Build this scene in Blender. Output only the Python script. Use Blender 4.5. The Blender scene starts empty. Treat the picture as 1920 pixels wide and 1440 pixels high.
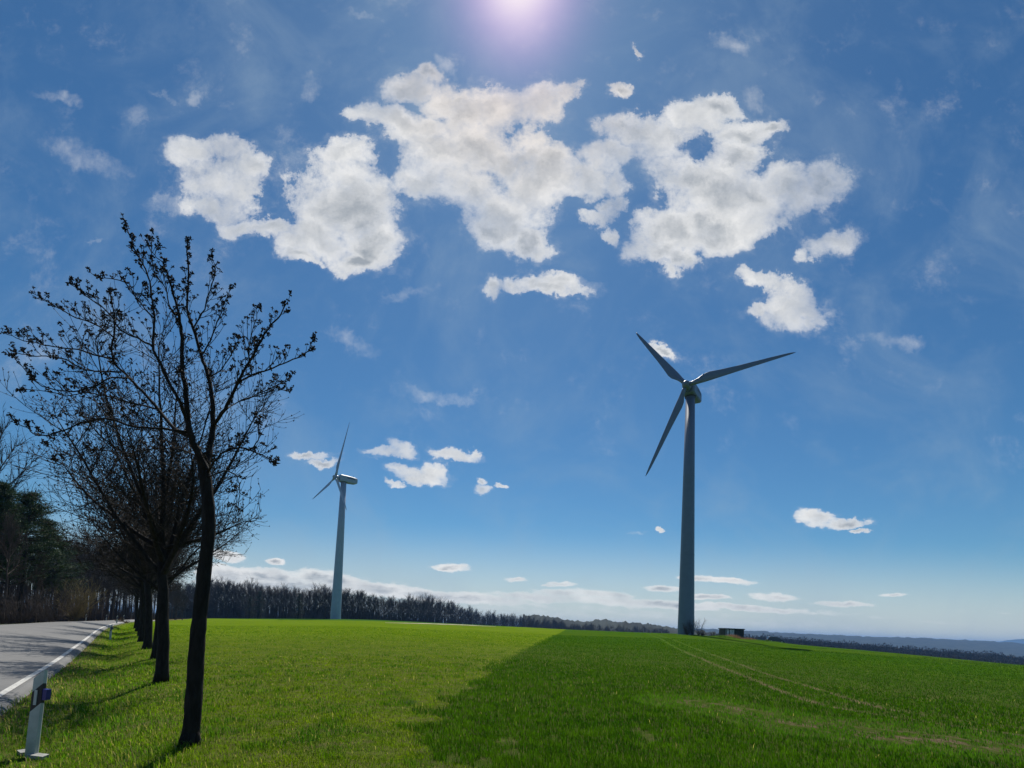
import bpy, math, random
import numpy as np
from mathutils import Vector, Matrix
random.seed(7); rng = np.random.default_rng(7)
S = bpy.context.scene
C = S.collection
R = math.radians

# ------------------------------------------------------------------ camera
F = 1000.0                      # focal length in pixels of the 1920 px wide photograph
EYE = 1.65
PITCH = 0.5 * math.asin(2 * F / 16000.0)
ROLL = R(2.26)
PY = 1175 - F * math.tan(PITCH)
fwd = Vector((0, math.cos(PITCH), math.sin(PITCH)))
r0 = Vector((1, 0, 0)); u0 = Vector((0, -math.sin(PITCH), math.cos(PITCH)))
cr = r0 * math.cos(ROLL) + u0 * math.sin(ROLL)
cu = u0 * math.cos(ROLL) - r0 * math.sin(ROLL)
cam = bpy.data.cameras.new('camera'); camo = bpy.data.objects.new('camera', cam); C.objects.link(camo)
camo.matrix_world = Matrix(((cr.x, cu.x, -fwd.x, 0), (cr.y, cu.y, -fwd.y, 0), (cr.z, cu.z, -fwd.z, EYE), (0, 0, 0, 1)))
cam.sensor_fit = 'HORIZONTAL'; cam.sensor_width = 36.0; cam.lens = F / 1920 * 36.0
cam.shift_y = (PY - 720) / 1920.0
cam.clip_start = 0.1; cam.clip_end = 90000
S.camera = camo

def ray(px, py):
    return fwd + cr * ((px - 960) / F) + cu * ((PY - py) / F)
def at(px, py, Y):
    d = ray(px, py); k = Y / d.y
    return Vector((d.x * k, Y, EYE + d.z * k))

# ------------------------------------------------------------------ sun, sky, exposure
SUND = ray(972, -55).normalized()
SUN_EL = math.asin(SUND.z); SUN_AZ = math.atan2(SUND.x, SUND.y)
sl = bpy.data.lights.new('sun', 'SUN'); sl.energy = 5.0; sl.angle = R(0.53); sl.color = (1.0, 0.955, 0.87)
so = bpy.data.objects.new('sun', sl); C.objects.link(so)
so.rotation_euler = SUND.to_track_quat('Z', 'Y').to_euler(); so.location = (0, 0, 60)
S.view_settings.view_transform = 'Standard'; S.view_settings.look = 'None'
S.view_settings.gamma = 1.0; S.view_settings.use_curve_mapping = False
S.view_settings.exposure = 0.0
S.cycles.max_bounces = 8; S.cycles.transparent_max_bounces = 16; S.cycles.volume_bounces = 0

# puffs of the clouds in view: (x, y, half width, half height, turn in degrees, strength), laid out over the
# sky as directions from the place (tangent plane of the southern horizon)
PUFF = [
 (365,292,58,30,0,1),(420,283,62,32,0,1),(475,305,38,36,0,1),(432,312,46,32,0,1),(395,345,60,50,0,1),(450,360,55,48,0,1),(400,395,60,28,10,1),(440,425,42,24,0,1),
 (640,375,108,88,0,1),(690,400,62,90,0,1),(650,292,66,32,0,.9),(600,445,82,42,0,1),(690,455,58,52,0,1),(665,492,50,30,0,1),(550,452,48,20,0,.9),(498,425,52,20,0,.7),(560,480,50,14,15,.6),
 (765,168,50,32,0,1),(798,142,32,18,0,.8),(735,222,95,30,8,1),(695,215,68,24,-5,.9),(785,240,70,36,0,1),(865,200,78,46,0,1),(935,200,84,48,0,1),(1010,192,62,46,0,1),(1062,170,36,20,-15,.9),(900,275,120,68,0,1),(815,290,80,56,0,1),(965,295,95,66,0,1),(1035,315,52,50,0,1),(885,360,90,52,0,1),(795,335,66,42,0,.9),(945,400,88,54,0,1),(930,430,66,34,0,1),(985,460,58,28,10,1),(1065,340,46,38,0,.8),(1000,350,66,58,0,1),
 (1130,300,44,36,0,.9),(1105,345,54,36,0,.9),(1150,288,50,26,0,.9),(1150,345,30,44,0,.9),(1150,390,30,34,0,.9),(1120,408,34,16,0,.8),(1150,440,20,18,0,.6),
 (1185,245,72,30,0,.9),(1250,268,84,44,0,.95),(1300,222,66,30,0,.85),(1340,203,54,28,0,.8),(1395,250,62,32,0,.9),(1450,237,46,15,-22,.85),(1390,295,70,46,0,1),(1300,325,90,48,0,1),(1380,370,130,66,0,1),(1480,350,80,52,0,1),(1550,345,52,50,0,.95),(1345,430,105,48,0,1),(1250,430,75,44,0,1),(1230,470,66,32,0,1),(1270,484,52,24,0,.9),(1420,425,66,40,0,.95),
 (1405,178,30,26,60,.42),(1165,175,24,22,0,.6),(1190,98,18,9,45,.7),(1555,455,54,26,-20,.75),(1512,482,22,14,-30,.7),(1458,532,66,20,15,.9),(1412,520,38,16,20,.8),(1482,580,56,40,0,1),(1428,578,30,12,-25,.8),(1495,600,42,18,0,.95),
 (930,542,26,22,0,.85),(965,532,30,20,0,.85),(1000,530,26,20,0,.8),(1042,530,40,18,0,.8),(1092,532,48,12,0,.5),(1010,542,100,14,0,.6),
 (255,225,36,22,15,.55),(300,180,34,9,8,.5),(362,180,20,11,-30,.5),(105,178,70,16,5,.36),(585,165,26,20,60,.42),(690,32,46,9,-5,.4),(180,450,26,5,0,.4),(835,118,34,14,25,.34),(1370,85,40,20,20,.34),(150,290,110,30,20,.3),(330,390,70,20,10,.3),(660,645,60,20,20,.26),(820,740,80,16,0,.22),(1680,640,60,20,0,.24),(760,560,60,18,-20,.26),
 (585,847,42,9,0,.9),(613,863,26,10,0,.8),(718,847,40,9,0,.85),(752,842,30,13,20,.85),(700,858,22,6,0,.5),(785,886,58,17,8,1),(745,872,24,9,0,.9),(815,882,26,20,0,.9),(852,850,42,12,8,.9),(888,845,10,9,45,.7),(907,910,16,13,0,.85),(902,893,10,7,0,.6),(935,902,12,5,0,.6),(742,903,18,6,0,.6),
 (1242,655,24,12,30,.65),(1250,668,26,10,0,.55),(1533,968,42,17,5,1),(1522,958,24,10,0,1),(1590,980,42,10,0,.95),(1615,996,18,4,0,.7),(1238,999,9,4,0,.7),(1195,1001,18,4,0,.4),
 (425,1042,32,11,5,.9),(517,1052,18,6,0,.8),(847,1066,36,7,0,.9),(832,1067,18,4,0,.7),(968,1088,20,4,0,.7),(1052,1096,30,4,0,.8),(1028,1099,16,3,0,.7),(1362,1089,60,6,3,.85),(1310,1086,36,5,0,.8),(1245,1105,40,6,0,.7),(1450,1120,44,8,0,.85),(1580,1131,54,6,0,.75),(1675,1116,26,4,0,.7),(1325,1120,52,5,0,.6),(1800,1146,20,3,0,.45),(1880,1148,16,3,0,.4),(1760,1168,60,3,0,.35),
 (420,1078,60,20,5,.85),(500,1082,80,18,3,.9),(590,1080,50,15,0,.9),(625,1088,70,14,3,.85),(550,1100,170,15,0,.75),(700,1102,100,13,3,.85),(805,1117,110,11,2,.85),(905,1122,100,11,2,.8),(1005,1120,90,9,2,.85),(1060,1112,60,7,0,.8),(1120,1114,70,8,2,.8),(1150,1127,110,10,2,.7),(1250,1133,110,8,2,.65),(1405,1141,130,6,2,.62),(1560,1150,130,5,2,.5),(900,1140,520,15,2,.55),(1300,1158,420,12,2,.4),
]
HOLE = [(1302,276,44,24,0,.8),(1210,345,32,38,30,.35),(640,520,60,10,0,.0)]

def make_world():
    W = bpy.data.worlds.new('World'); S.world = W; W.use_nodes = True
    nt = W.node_tree; nt.nodes.clear(); L = nt.links
    def N(t, **k):
        n = nt.nodes.new(t)
        for a, b in k.items(): setattr(n, a, b)
        return n
    def M(op, a, b=None, c=None, clamp=False):
        n = N('ShaderNodeMath', operation=op, use_clamp=clamp)
        for i, v in enumerate((a, b, c)):
            if v is None: continue
            if isinstance(v, (int, float)): n.inputs[i].default_value = v
            else: L.new(v, n.inputs[i])
        return n.outputs[0]
    def MR(v, a, b, c=0.0, d=1.0, kind='SMOOTHSTEP'):
        n = N('ShaderNodeMapRange', interpolation_type=kind)
        L.new(v, n.inputs[0])
        for i, x in enumerate((a, b, c, d)): n.inputs[i + 1].default_value = x
        return n.outputs[0]
    def MIX(f, a, b, t='MIX'):
        n = N('ShaderNodeMix', data_type='RGBA', blend_type=t)
        for k, v in ((0, f), (6, a), (7, b)):
            if isinstance(v, (int, float)): n.inputs[k].default_value = v
            elif isinstance(v, tuple): n.inputs[k].default_value = (*v, 1)
            else: L.new(v, n.inputs[k])
        return n.outputs[2]
    def NZ(vec, scale, det=6, rough=.55, dist=0.0, lac=2.0):
        n = N('ShaderNodeTexNoise'); n.inputs['Scale'].default_value = scale; n.inputs['Detail'].default_value = det
        n.inputs['Roughness'].default_value = rough; n.inputs['Distortion'].default_value = dist; n.inputs['Lacunarity'].default_value = lac
        L.new(vec, n.inputs['Vector']); return n.outputs
    tc = N('ShaderNodeTexCoord'); g = tc.outputs['Generated']
    sep = N('ShaderNodeSeparateXYZ'); L.new(g, sep.inputs[0]); x, y, z = sep.outputs
    sky = N('ShaderNodeTexSky', sky_type='NISHITA'); sky.sun_disc = False
    sky.sun_elevation = SUN_EL; sky.sun_rotation = SUN_AZ
    sky.altitude = 300; sky.air_density = 1.0; sky.dust_density = 0.25; sky.ozone_density = 1.6
    hs = N('ShaderNodeHueSaturation'); hs.inputs['Saturation'].default_value = SKY_SAT; hs.inputs['Value'].default_value = 1.0
    L.new(sky.outputs[0], hs.inputs['Color'])
    base = MIX(1.0, hs.outputs[0], SKY_TINT, 'MULTIPLY')
    # tangent-plane coordinates
    ys = M('MAXIMUM', y, 0.02)
    cb = N('ShaderNodeCombineXYZ'); L.new(M('DIVIDE', x, ys), cb.inputs[0]); L.new(M('DIVIDE', z, ys), cb.inputs[1])
    uv = cb.outputs[0]
    front = MR(y, .12, .3)
    zs = M('MAXIMUM', z, 0.03)
    cb2 = N('ShaderNodeCombineXYZ'); L.new(M('DIVIDE', x, zs), cb2.inputs[0]); L.new(M('DIVIDE', y, zs), cb2.inputs[1])
    top = cb2.outputs[0]
    # warp so that puffs get ragged outlines
    w1 = NZ(uv, 11.0, 8, .66)[1]
    va = N('ShaderNodeVectorMath', operation='SUBTRACT'); L.new(w1, va.inputs[0]); va.inputs[1].default_value = (.5, .5, .5)
    # less warp near the horizon
    hgt = M('DIVIDE', z, ys)
    wamp = MR(hgt, 0.0, .45, .016, .105)
    vs = N('ShaderNodeVectorMath', operation='SCALE'); L.new(va.outputs[0], vs.inputs[0]); L.new(wamp, vs.inputs['Scale'])
    vw = N('ShaderNodeVectorMath', operation='ADD'); L.new(uv, vw.inputs[0]); L.new(vs.outputs[0], vw.inputs[1])
    P = vw.outputs[0]
    def gn(px, py):
        d = ray(px, py); return d.x / d.y, d.z / d.y
    def puff(p, acc=None):
        px, py, a, b, t, s = p
        PP = P
        if acc is not None:          # evaluated one after the other
            q = N('ShaderNodeVectorMath', operation='MULTIPLY_ADD'); L.new(acc, q.inputs[0]); q.inputs[1].default_value = (0, 0, 1e-5); L.new(P, q.inputs[2]); PP = q.outputs[0]
        gx, gy = gn(px, py); k = 1 / F
        m = N('ShaderNodeMapping', vector_type='TEXTURE'); L.new(PP, m.inputs[0])
        m.inputs['Location'].default_value = (gx, gy, 0); m.inputs['Rotation'].default_value = (0, 0, -R(t) + 0 * ROLL)
        m.inputs['Scale'].default_value = (a * k, b * k, 1)
        ln = N('ShaderNodeVectorMath', operation='DOT_PRODUCT'); L.new(m.outputs[0], ln.inputs[0]); L.new(m.outputs[0], ln.inputs[1])
        return M('MULTIPLY_ADD', ln.outputs['Value'], -s, s)       # s*(1-len)
    def fold(lst, op='SMOOTH_MAX', k=.30, acc=None):
        for p in lst:
            v = puff(p, acc)
            if acc is None: acc = v
            else: acc = M(op, acc, v, k)
        return acc
    big = fold([p[:5] + (1.0,) for p in PUFF if p[5] >= .56])
    wisp = fold([p[:5] + (1.0,) for p in PUFF if p[5] < .56], 'SMOOTH_MAX', .3, M('SUBTRACT', M('MULTIPLY', big, .0001), 2.0))
    hole = None
    for p in HOLE:
        v = puff(p, wisp if hole is None else hole); hole = v if hole is None else M('MAXIMUM', hole, v)
    hole = M('MAXIMUM', hole, 0.0)
    D = M('SUBTRACT', big, M('MULTIPLY', hole, 1.1))
    D = M('MAXIMUM', D, -1.2)
    hi = MR(hgt, .16, .42)
    def two(off):
        o = N('ShaderNodeVectorMath', operation='ADD'); L.new(uv, o.inputs[0]); o.inputs[1].default_value = off
        mq = N('ShaderNodeMapping'); L.new(o.outputs[0], mq.inputs[0]); mq.inputs['Scale'].default_value = (1, 3.0, 1)
        a_ = NZ(o.outputs[0], 9.0, 12, .70, .15)[0]; b_ = NZ(mq.outputs[0], 26.0, 8, .6, .2)[0]
        n = N('ShaderNodeMix', data_type='FLOAT'); L.new(hi, n.inputs[0]); L.new(b_, n.inputs[2]); L.new(a_, n.inputs[3]); return n.outputs[0]
    nz = two((0, 0, 0))
    def rl(off):
        o = N('ShaderNodeVectorMath', operation='ADD'); L.new(P, o.inputs[0]); o.inputs[1].default_value = off; return NZ(o.outputs[0], 10.0, 5, .5)[0]
    nr0 = rl((0, 0, 0)); nr1 = rl((0.004, .014, 0))
    nz0 = M('SUBTRACT', nz, .5)
    relief = M('SUBTRACT', nr0, nr1)
    amp = MR(hgt, 0.1, .5, 1.9, 2.9)
    dens = M('ADD', M('MULTIPLY_ADD', D, MR(hgt, .15, .4, 1.0, .66), .09), M('MULTIPLY', nz0, amp))
    wden = M('ADD', M('MULTIPLY', wisp, .8), M('MULTIPLY', nz0, 4.5))
    # other clouds of the same kind away from the picture
    gz = NZ(top, 1.9, 8, .58, .2)[0]
    gen = MR(gz, .56, .72, -.4, .7, 'LINEAR')
    au = M('ABSOLUTE', M('DIVIDE', x, ys))
    side = MR(au, 1.0, 1.35); up = MR(hgt, 1.2, 1.5); back = M('SUBTRACT', 1.0, front)
    outm = M('MAXIMUM', M('MAXIMUM', side, up), back)
    mm = N('ShaderNodeMix', data_type='FLOAT'); L.new(outm, mm.inputs[0]); L.new(dens, mm.inputs[2]); L.new(gen, mm.inputs[3]); dens = mm.outputs[0]
    soft = NZ(uv, 4.0, 3, .5)[0]
    kk = MR(soft, .35, .65, -1.3, -4.0)
    alpha = M('SUBTRACT', 1.0, M('POWER', 2.718, M('MULTIPLY', kk, M('MAXIMUM', M('ADD', dens, .06), 0.0))))
    fr = M('MULTIPLY', MR(dens, -.65, .35), MR(nz, .40, .68, .04, .28))
    alpha = M('MAXIMUM', alpha, M('MULTIPLY', fr, M('SUBTRACT', 1.0, outm)))
    wal = M('MULTIPLY', MR(wden, -.15, 2.1), M('MULTIPLY', .36, M('SUBTRACT', 1.0, outm)))
    # thin veil
    vz = NZ(uv, 3.0, 7, .6, .8)[0]
    vz2 = NZ(uv, 8.0, 6, .6, .4)[0]
    veil = M('ADD', MR(vz, .42, .75, 0, .26), M('MULTIPLY', MR(vz2, .48, .8), .14))
    # shading of the cloud: lit rims, grey hearts
    thick = M('ADD', D, M('MULTIPLY', nz0, 1.5))
    core = M('MULTIPLY', MR(thick, .45, 1.45), .72)
    low_n = NZ(P, 5.0, 4, .55)[0]
    core = M('MULTIPLY', core, MR(low_n, .38, .62, .25, 1.6))
    tone = M('ADD', M('ADD', core, M('MULTIPLY', MR(thick, -.1, .5), .14)), M('MULTIPLY', relief, MR(thick, 0.0, .7, -.6, -2.6)), None, True)
    ccol0 = MIX(tone, CLOUD_LIT, CLOUD_DARK)
    # light scattered forward round the sun
    dp = N('ShaderNodeVectorMath', operation='DOT_PRODUCT'); L.new(g, dp.inputs[0]); dp.inputs[1].default_value = SUND
    nv = N('ShaderNodeVectorMath', operation='NORMALIZE'); L.new(g, nv.inputs[0]); L.new(nv.outputs[0], dp.inputs[0])
    ang = M('ARCCOSINE', M('MINIMUM', dp.outputs['Value'], 1.0))
    glow = M('POWER', 2.718, M('MULTIPLY', M('MULTIPLY', ang, ang), -1 / (2 * R(2.7) ** 2)))
    glow2 = M('POWER', 2.718, M('MULTIPLY', ang, -1 / R(7.0)))
    gl = N('ShaderNodeMix', data_type='RGBA', blend_type='MIX')
    low = MR(hgt, .0, .20, 1.0, 0.0)
    base2 = MIX(M('MULTIPLY', low, .8), base, HORIZON)
    sk = MIX(veil, base2, VEIL)
    sk = MIX(wal, sk, CLOUD_LIT)
    ccol = MIX(MR(ang, R(7), R(15), .8, 0.0), ccol0, MIX(1.0, ccol0, (1.06, .97, .89), 'MULTIPLY'))
    sk = MIX(M('MULTIPLY', alpha, MR(hgt, 0.0, .12, .8, 1.0)), sk, ccol)
    ccw = None
    sk = MIX(M('ADD', M('MULTIPLY', glow, .72), M('MULTIPLY', glow2, .05)), sk, GLOW, 'ADD')
    core_g = M('POWER', 2.718, M('MULTIPLY', M('MULTIPLY', ang, ang), -1 / (2 * R(1.5) ** 2)))
    sk = MIX(M('MULTIPLY', core_g, 1.0, None, True), sk, (13.0, 12.0, 11.8))
    bg = N('ShaderNodeBackground'); L.new(sk, bg.inputs[0]); bg.inputs[1].default_value = SKY_STR
    out = N('ShaderNodeOutputWorld'); L.new(bg.outputs[0], out.inputs[0])
    W.cycles.sampling_method = 'MANUAL'; W.cycles.sample_map_resolution = 512
SKY_STR = 0.080
SKY_SAT = 1.15
SKY_TINT = (.52, .82, .95)
CLOUD_LIT = (10.8, 10.8, 10.7); CLOUD_DARK = (4.3, 4.8, 5.4)
VEIL = (4.2, 5.6, 7.0); HORIZON = (8.2, 8.5, 8.4); GLOW = (9.0, 3.9, 6.8)
make_world()

# ------------------------------------------------------------------ materials
MATS = {}
def nmat(name):
    m = bpy.data.materials.new(name); m.use_nodes = True; nt = m.node_tree; nt.nodes.clear(); MATS[name] = m
    return m, nt
def node(nt, t, ins=None, **k):
    n = nt.nodes.new(t)
    for a, b in k.items(): setattr(n, a, b)
    for a, b in (ins or {}).items():
        s = n.inputs[a]
        if isinstance(b, bpy.types.NodeSocket): nt.links.new(b, s)
        elif isinstance(b, tuple) and s.type == 'RGBA': s.default_value = (*b, 1) if len(b) == 3 else b
        else: s.default_value = b
    return n
def noise(nt, vec, scale, detail=5, rough=.55, dist=0):
    return node(nt, 'ShaderNodeTexNoise', {'Vector': vec, 'Scale': scale, 'Detail': detail, 'Roughness': rough, 'Distortion': dist}).outputs[0]
def mrange(nt, v, a, b, c=0., d=1.):
    return node(nt, 'ShaderNodeMapRange', {0: v, 1: a, 2: b, 3: c, 4: d}, interpolation_type='SMOOTHSTEP').outputs[0]
def mixc(nt, f, a, b, t='MIX'):
    return node(nt, 'ShaderNodeMix', {0: f, 6: a, 7: b}, data_type='RGBA', blend_type=t).outputs[2]
def math_(nt, op, a, b=0.0, c=0.0, clamp=False):
    return node(nt, 'ShaderNodeMath', {0: a, 1: b, 2: c}, operation=op, use_clamp=clamp).outputs[0]
def simple(name, col, rough=.6, spec=.4, var=.25, scale=6.0, bump=0.0, bscale=30.0, metal=0.0, coat=0.0, trans=0.0, stretch=(1, 1, 1)):
    m, nt = nmat(name)
    tc = node(nt, 'ShaderNodeTexCoord').outputs['Object']
    mp = node(nt, 'ShaderNodeMapping', {'Vector': tc, 'Scale': stretch}).outputs[0]
    nz = noise(nt, mp, scale, 6, .6)
    c2 = tuple(c * (1 - var) for c in col); c1 = tuple(min(1, c * (1 + var)) for c in col)
    colr = mixc(nt, mrange(nt, nz, .3, .7), c2, c1)
    b = node(nt, 'ShaderNodeBsdfPrincipled', {'Base Color': colr, 'Roughness': rough, 'Metallic': metal, 'Specular IOR Level': spec, 'Coat Weight': coat})
    if bump:
        bz = noise(nt, mp, bscale, 6, .65)
        bn = node(nt, 'ShaderNodeBump', {'Strength': bump, 'Distance': .02, 'Height': bz}); nt.links.new(bn.outputs[0], b.inputs['Normal'])
    sh = b.outputs[0]
    if trans:
        tr = node(nt, 'ShaderNodeBsdfTranslucent', {'Color': colr})
        sh = node(nt, 'ShaderNodeMixShader', {0: trans, 1: sh, 2: tr.outputs[0]}).outputs[0]
    o = node(nt, 'ShaderNodeOutputMaterial'); nt.links.new(sh, o.inputs[0])
    return m
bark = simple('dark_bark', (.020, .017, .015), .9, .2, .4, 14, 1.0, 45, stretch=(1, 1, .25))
twigm = simple('twig_bark', (.022, .018, .016), .85, .25, .35, 20)
budm = simple('flower_buds', (.035, .026, .020), .8, .2, .45, 25, trans=.25)
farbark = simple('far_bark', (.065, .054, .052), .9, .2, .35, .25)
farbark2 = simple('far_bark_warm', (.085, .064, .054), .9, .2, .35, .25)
needle = simple('pine_needles', (.030, .056, .020), .7, .15, .45, 1.2, trans=.15)
spruce = simple('spruce_needles', (.024, .040, .026), .7, .25, .4, .6, trans=.15)
catkin = simple('catkin_twigs', (.22, .17, .08), .8, .2, .35, 1.5, trans=.3)
drygrass = simple('dry_grass', (.30, .19, .10), .8, .2, .35, 3, trans=.4)
litter = simple('leaf_litter', (.13, .085, .05), .9, .1, .5, 3, .5, 12)
baked_paint = simple('tower_paint_shaded', (.135, .17, .245), .38, .5, .05, .8)  # near turbine: its shaded, backlit tone is put into the paint colour
sunlit_paint = simple('tower_paint_sunlit', (.31, .37, .47), .38, .5, .05, .8)  # same paint made lighter: the farther turbine's sunlit look set by colour
dark_gap = simple('dark_gap', (.02, .02, .022), .6)
post_white = simple('post_plastic', (.40, .43, .41), .45, .4, .12, 9)
post_black = simple('post_black', (.012, .012, .014), .5, .4)
reflector = simple('reflector_glass', (.42, .45, .44), .25, .6, .08, 60)
blue_plastic = simple('blue_plastic', (.012, .015, .17), .3, .6, .2, 20)
concrete = simple('pale_concrete', (.30, .30, .28), .9, .2, .25, 12, .4, 60)
redwhite = simple('red_band', (.4, .03, .03), .5)
planks = simple('weathered_planks', (.10, .085, .075), .9, .2, .4, 5, .3, 20, stretch=(6, 6, .6))
pale_panel = simple('pale_panel', (.62, .60, .64), .8, .2, .35, 2.2)
hut_dark = simple('dark_green_panel', (.028, .035, .032), .7, .3, .3, 3)
roof_dark = simple('roof_felt', (.03, .034, .033), .8)
car_paint = simple('car_paint', (.018, .024, .045), .25, .5, .05, 3, coat=.8)
car_glass = simple('car_glass', (.02, .025, .03), .06, .8, .02)
rubber = simple('tyre_rubber', (.02, .02, .02), .8)
alloy = simple('wheel_rim', (.4, .4, .42), .35, .5, .05, 3, metal=.8)
lampm = simple('lamp_glass', (.6, .6, .6), .15, .6)
tailm = simple('tail_lamp', (.25, .01, .01), .25, .6)

def grass_mat():
    m, nt = nmat('grass_blade')
    at_ = node(nt, 'ShaderNodeAttribute', attribute_name='tint')
    d = node(nt, 'ShaderNodeBsdfPrincipled', {'Base Color': at_.outputs[0], 'Roughness': .6, 'Specular IOR Level': .10})
    t = node(nt, 'ShaderNodeBsdfTranslucent', {'Color': mixc(nt, 1.0, at_.outputs[0], (1.15, 1.35, .5), 'MULTIPLY')})
    mx = node(nt, 'ShaderNodeMixShader', {0: .5, 1: d.outputs[0], 2: t.outputs[0]})
    o = node(nt, 'ShaderNodeOutputMaterial'); nt.links.new(mx.outputs[0], o.inputs[0]); return m
grassm = grass_mat()

# ------------------------------------------------------------------ mesh helpers
def vnoise(x, y, s=1.0, seed=0):
    x = np.asarray(x) * s; y = np.asarray(y) * s
    xi = np.floor(x).astype(np.int64); yi = np.floor(y).astype(np.int64); fx = x - xi; fy = y - yi
    fx = fx * fx * (3 - 2 * fx); fy = fy * fy * (3 - 2 * fy)
    def h(a, b):
        n = (a * 374761393 + b * 668265263 + seed * 974711) & 0x7fffffff
        n = ((n ^ (n >> 13)) * 1274126177) & 0x7fffffff
        return ((n ^ (n >> 16)) & 0xffff) / 65535.0
    return (h(xi, yi) * (1 - fx) + h(xi + 1, yi) * fx) * (1 - fy) + (h(xi, yi + 1) * (1 - fx) + h(xi + 1, yi + 1) * fx) * fy
def fbm(x, y, s, seed=0, o=4):
    return sum(vnoise(x, y, s * 2 ** i, seed + i) * .5 ** i for i in range(o)) / sum(.5 ** i for i in range(o))

def setp(o, label=None, cat=None, group=None, kind=None):
    for k, v in (('label', label), ('category', cat), ('group', group), ('kind', kind)):
        if v: o[k] = v
    return o
def empty(name, loc, label, cat, group=None):
    o = bpy.data.objects.new(name, None); o.location = loc; o.empty_display_size = .3; C.objects.link(o)
    return setp(o, label, cat, group)
def mesh_obj(name, verts, faces, mat, parent=None, smooth=False):
    me = bpy.data.meshes.new(name); me.from_pydata([tuple(v) for v in verts], [], faces); me.update()
    if mat: me.materials.append(mat)
    if smooth: me.polygons.foreach_set('use_smooth', [True] * len(me.polygons))
    o = bpy.data.objects.new(name, me); C.objects.link(o)
    if parent: o.parent = parent
    return o
def np_mesh(name, V, Fi, k, mat, col=None):
    """V (n,3), Fi (m,k) index array"""
    me = bpy.data.meshes.new(name)
    me.vertices.add(len(V)); me.vertices.foreach_set('co', V.astype(np.float32).ravel())
    me.loops.add(Fi.size); me.loops.foreach_set('vertex_index', Fi.astype(np.int32).ravel())
    me.polygons.add(len(Fi)); me.polygons.foreach_set('loop_start', np.arange(0, Fi.size, k, dtype=np.int32))
    me.polygons.foreach_set('loop_total', np.full(len(Fi), k, np.int32))
    me.update(calc_edges=True)
    if col is not None:
        a = me.color_attributes.new('tint', 'FLOAT_COLOR', 'POINT'); a.data.foreach_set('color', np.concatenate([col, np.ones((len(col), 1))], 1).astype(np.float32).ravel())
    if mat: me.materials.append(mat)
    o = bpy.data.objects.new(name, me); C.objects.link(o); return o
class Acc:
    def __init__(s): s.v = []; s.f = []
    def tube(s, pts, rad, sides=6, rough=0.0, cap=True):
        pts = [Vector(p) for p in pts]; n = len(pts); b = len(s.v); ref = Vector((.13, .97, .2))
        for i, p in enumerate(pts):
            t = (pts[min(i + 1, n - 1)] - pts[max(i - 1, 0)])
            if t.length < 1e-9: t = Vector((0, 0, 1))
            t.normalize()
            a = t.cross(ref)
            if a.length < .05: a = t.cross(Vector((1, 0, 0)))
            a.normalize(); c = t.cross(a)
            for k in range(sides):
                q = 2 * math.pi * k / sides; r = rad[i] * (1 + random.uniform(-rough, rough))
                s.v.append(p + (a * math.cos(q) + c * math.sin(q)) * r)
        for i in range(n - 1):
            for k in range(sides):
                k2 = (k + 1) % sides
                s.f.append((b + i * sides + k, b + i * sides + k2, b + (i + 1) * sides + k2, b + (i + 1) * sides + k))
        if cap:
            s.f.append(tuple(b + k for k in range(sides))[::-1]); s.f.append(tuple(b + (n - 1) * sides + k for k in range(sides)))
    def box(s, c, h, M_=None):
        b = len(s.v); c = Vector(c)
        for dx in (-1, 1):
            for dy in (-1, 1):
                for dz in (-1, 1):
                    q = Vector((dx * h[0], dy * h[1], dz * h[2]))
                    if M_: q = M_ @ q
                    s.v.append(c + q)
        for f in ((0, 1, 3, 2), (4, 6, 7, 5), (0, 4, 5, 1), (2, 3, 7, 6), (0, 2, 6, 4), (1, 5, 7, 3)): s.f.append(tuple(b + i for i in f))
    def tri(s, a, b_, c):
        b = len(s.v); s.v += [a, b_, c]; s.f.append((b, b + 1, b + 2))
    def loft(s, rings, close=True, cap=True):
        b = len(s.v); m = len(rings[0])
        for r in rings: s.v += [Vector(p) for p in r]
        for i in range(len(rings) - 1):
            for k in range(m if close else m - 1):
                k2 = (k + 1) % m; s.f.append((b + i * m + k, b + i * m + k2, b + (i + 1) * m + k2, b + (i + 1) * m + k))
        if cap:
            s.f.append(tuple(b + k for k in range(m))[::-1]); s.f.append(tuple(b + (len(rings) - 1) * m + k for k in range(m)))
    def build(s, name, mat, parent=None, smooth=False, off=None):
        vs = s.v if off is None else [v - off for v in s.v]
        return mesh_obj(name, vs, s.f, mat, parent, smooth)

# ------------------------------------------------------------------ terrain
# skyline of the near fields: (x, y in the photograph, distance of the crest, fall beyond)
CR = [(-700,1120,45,3,60),(-300,1158,42,3,60),(0,1175,46,1.5,60),(100,1168,62,1.2,80),(190,1166.0,86,1.2,90),(250,1162.5,110,1.5,90),(330,1160,180,3,120),(400,1159.6,215,3,120),(640,1160.8,255,3,120),
      (700,1162,250,4,120),(900,1171.5,240,9,200),(1059,1180,190,14,200),(1200,1186,165,18,200),(1286,1188.5,154,22,200),(1340,1193,145,24,200),(1400,1199,144,26,200),(1470,1206.5,146,28,200),(1650,1222,128,30,200),(1920,1248,100,30,200),(2300,1280,85,30,200),(3000,1340,75,30,200)]
_az = []; _t = []; _rc = []; _D = []; _L = []
for (px, py, rc, D, Lg) in CR:
    d = ray(px, py); _az.append(math.atan2(d.x, d.y)); _t.append(d.z / math.hypot(d.x, d.y)); _rc.append(rc); _D.append(D); _L.append(Lg)
def smooth_tab(a, tab):
    return (np.interp(a - .02, _az, tab) + np.interp(a, _az, tab) * 2 + np.interp(a + .02, _az, tab)) / 4
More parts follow.
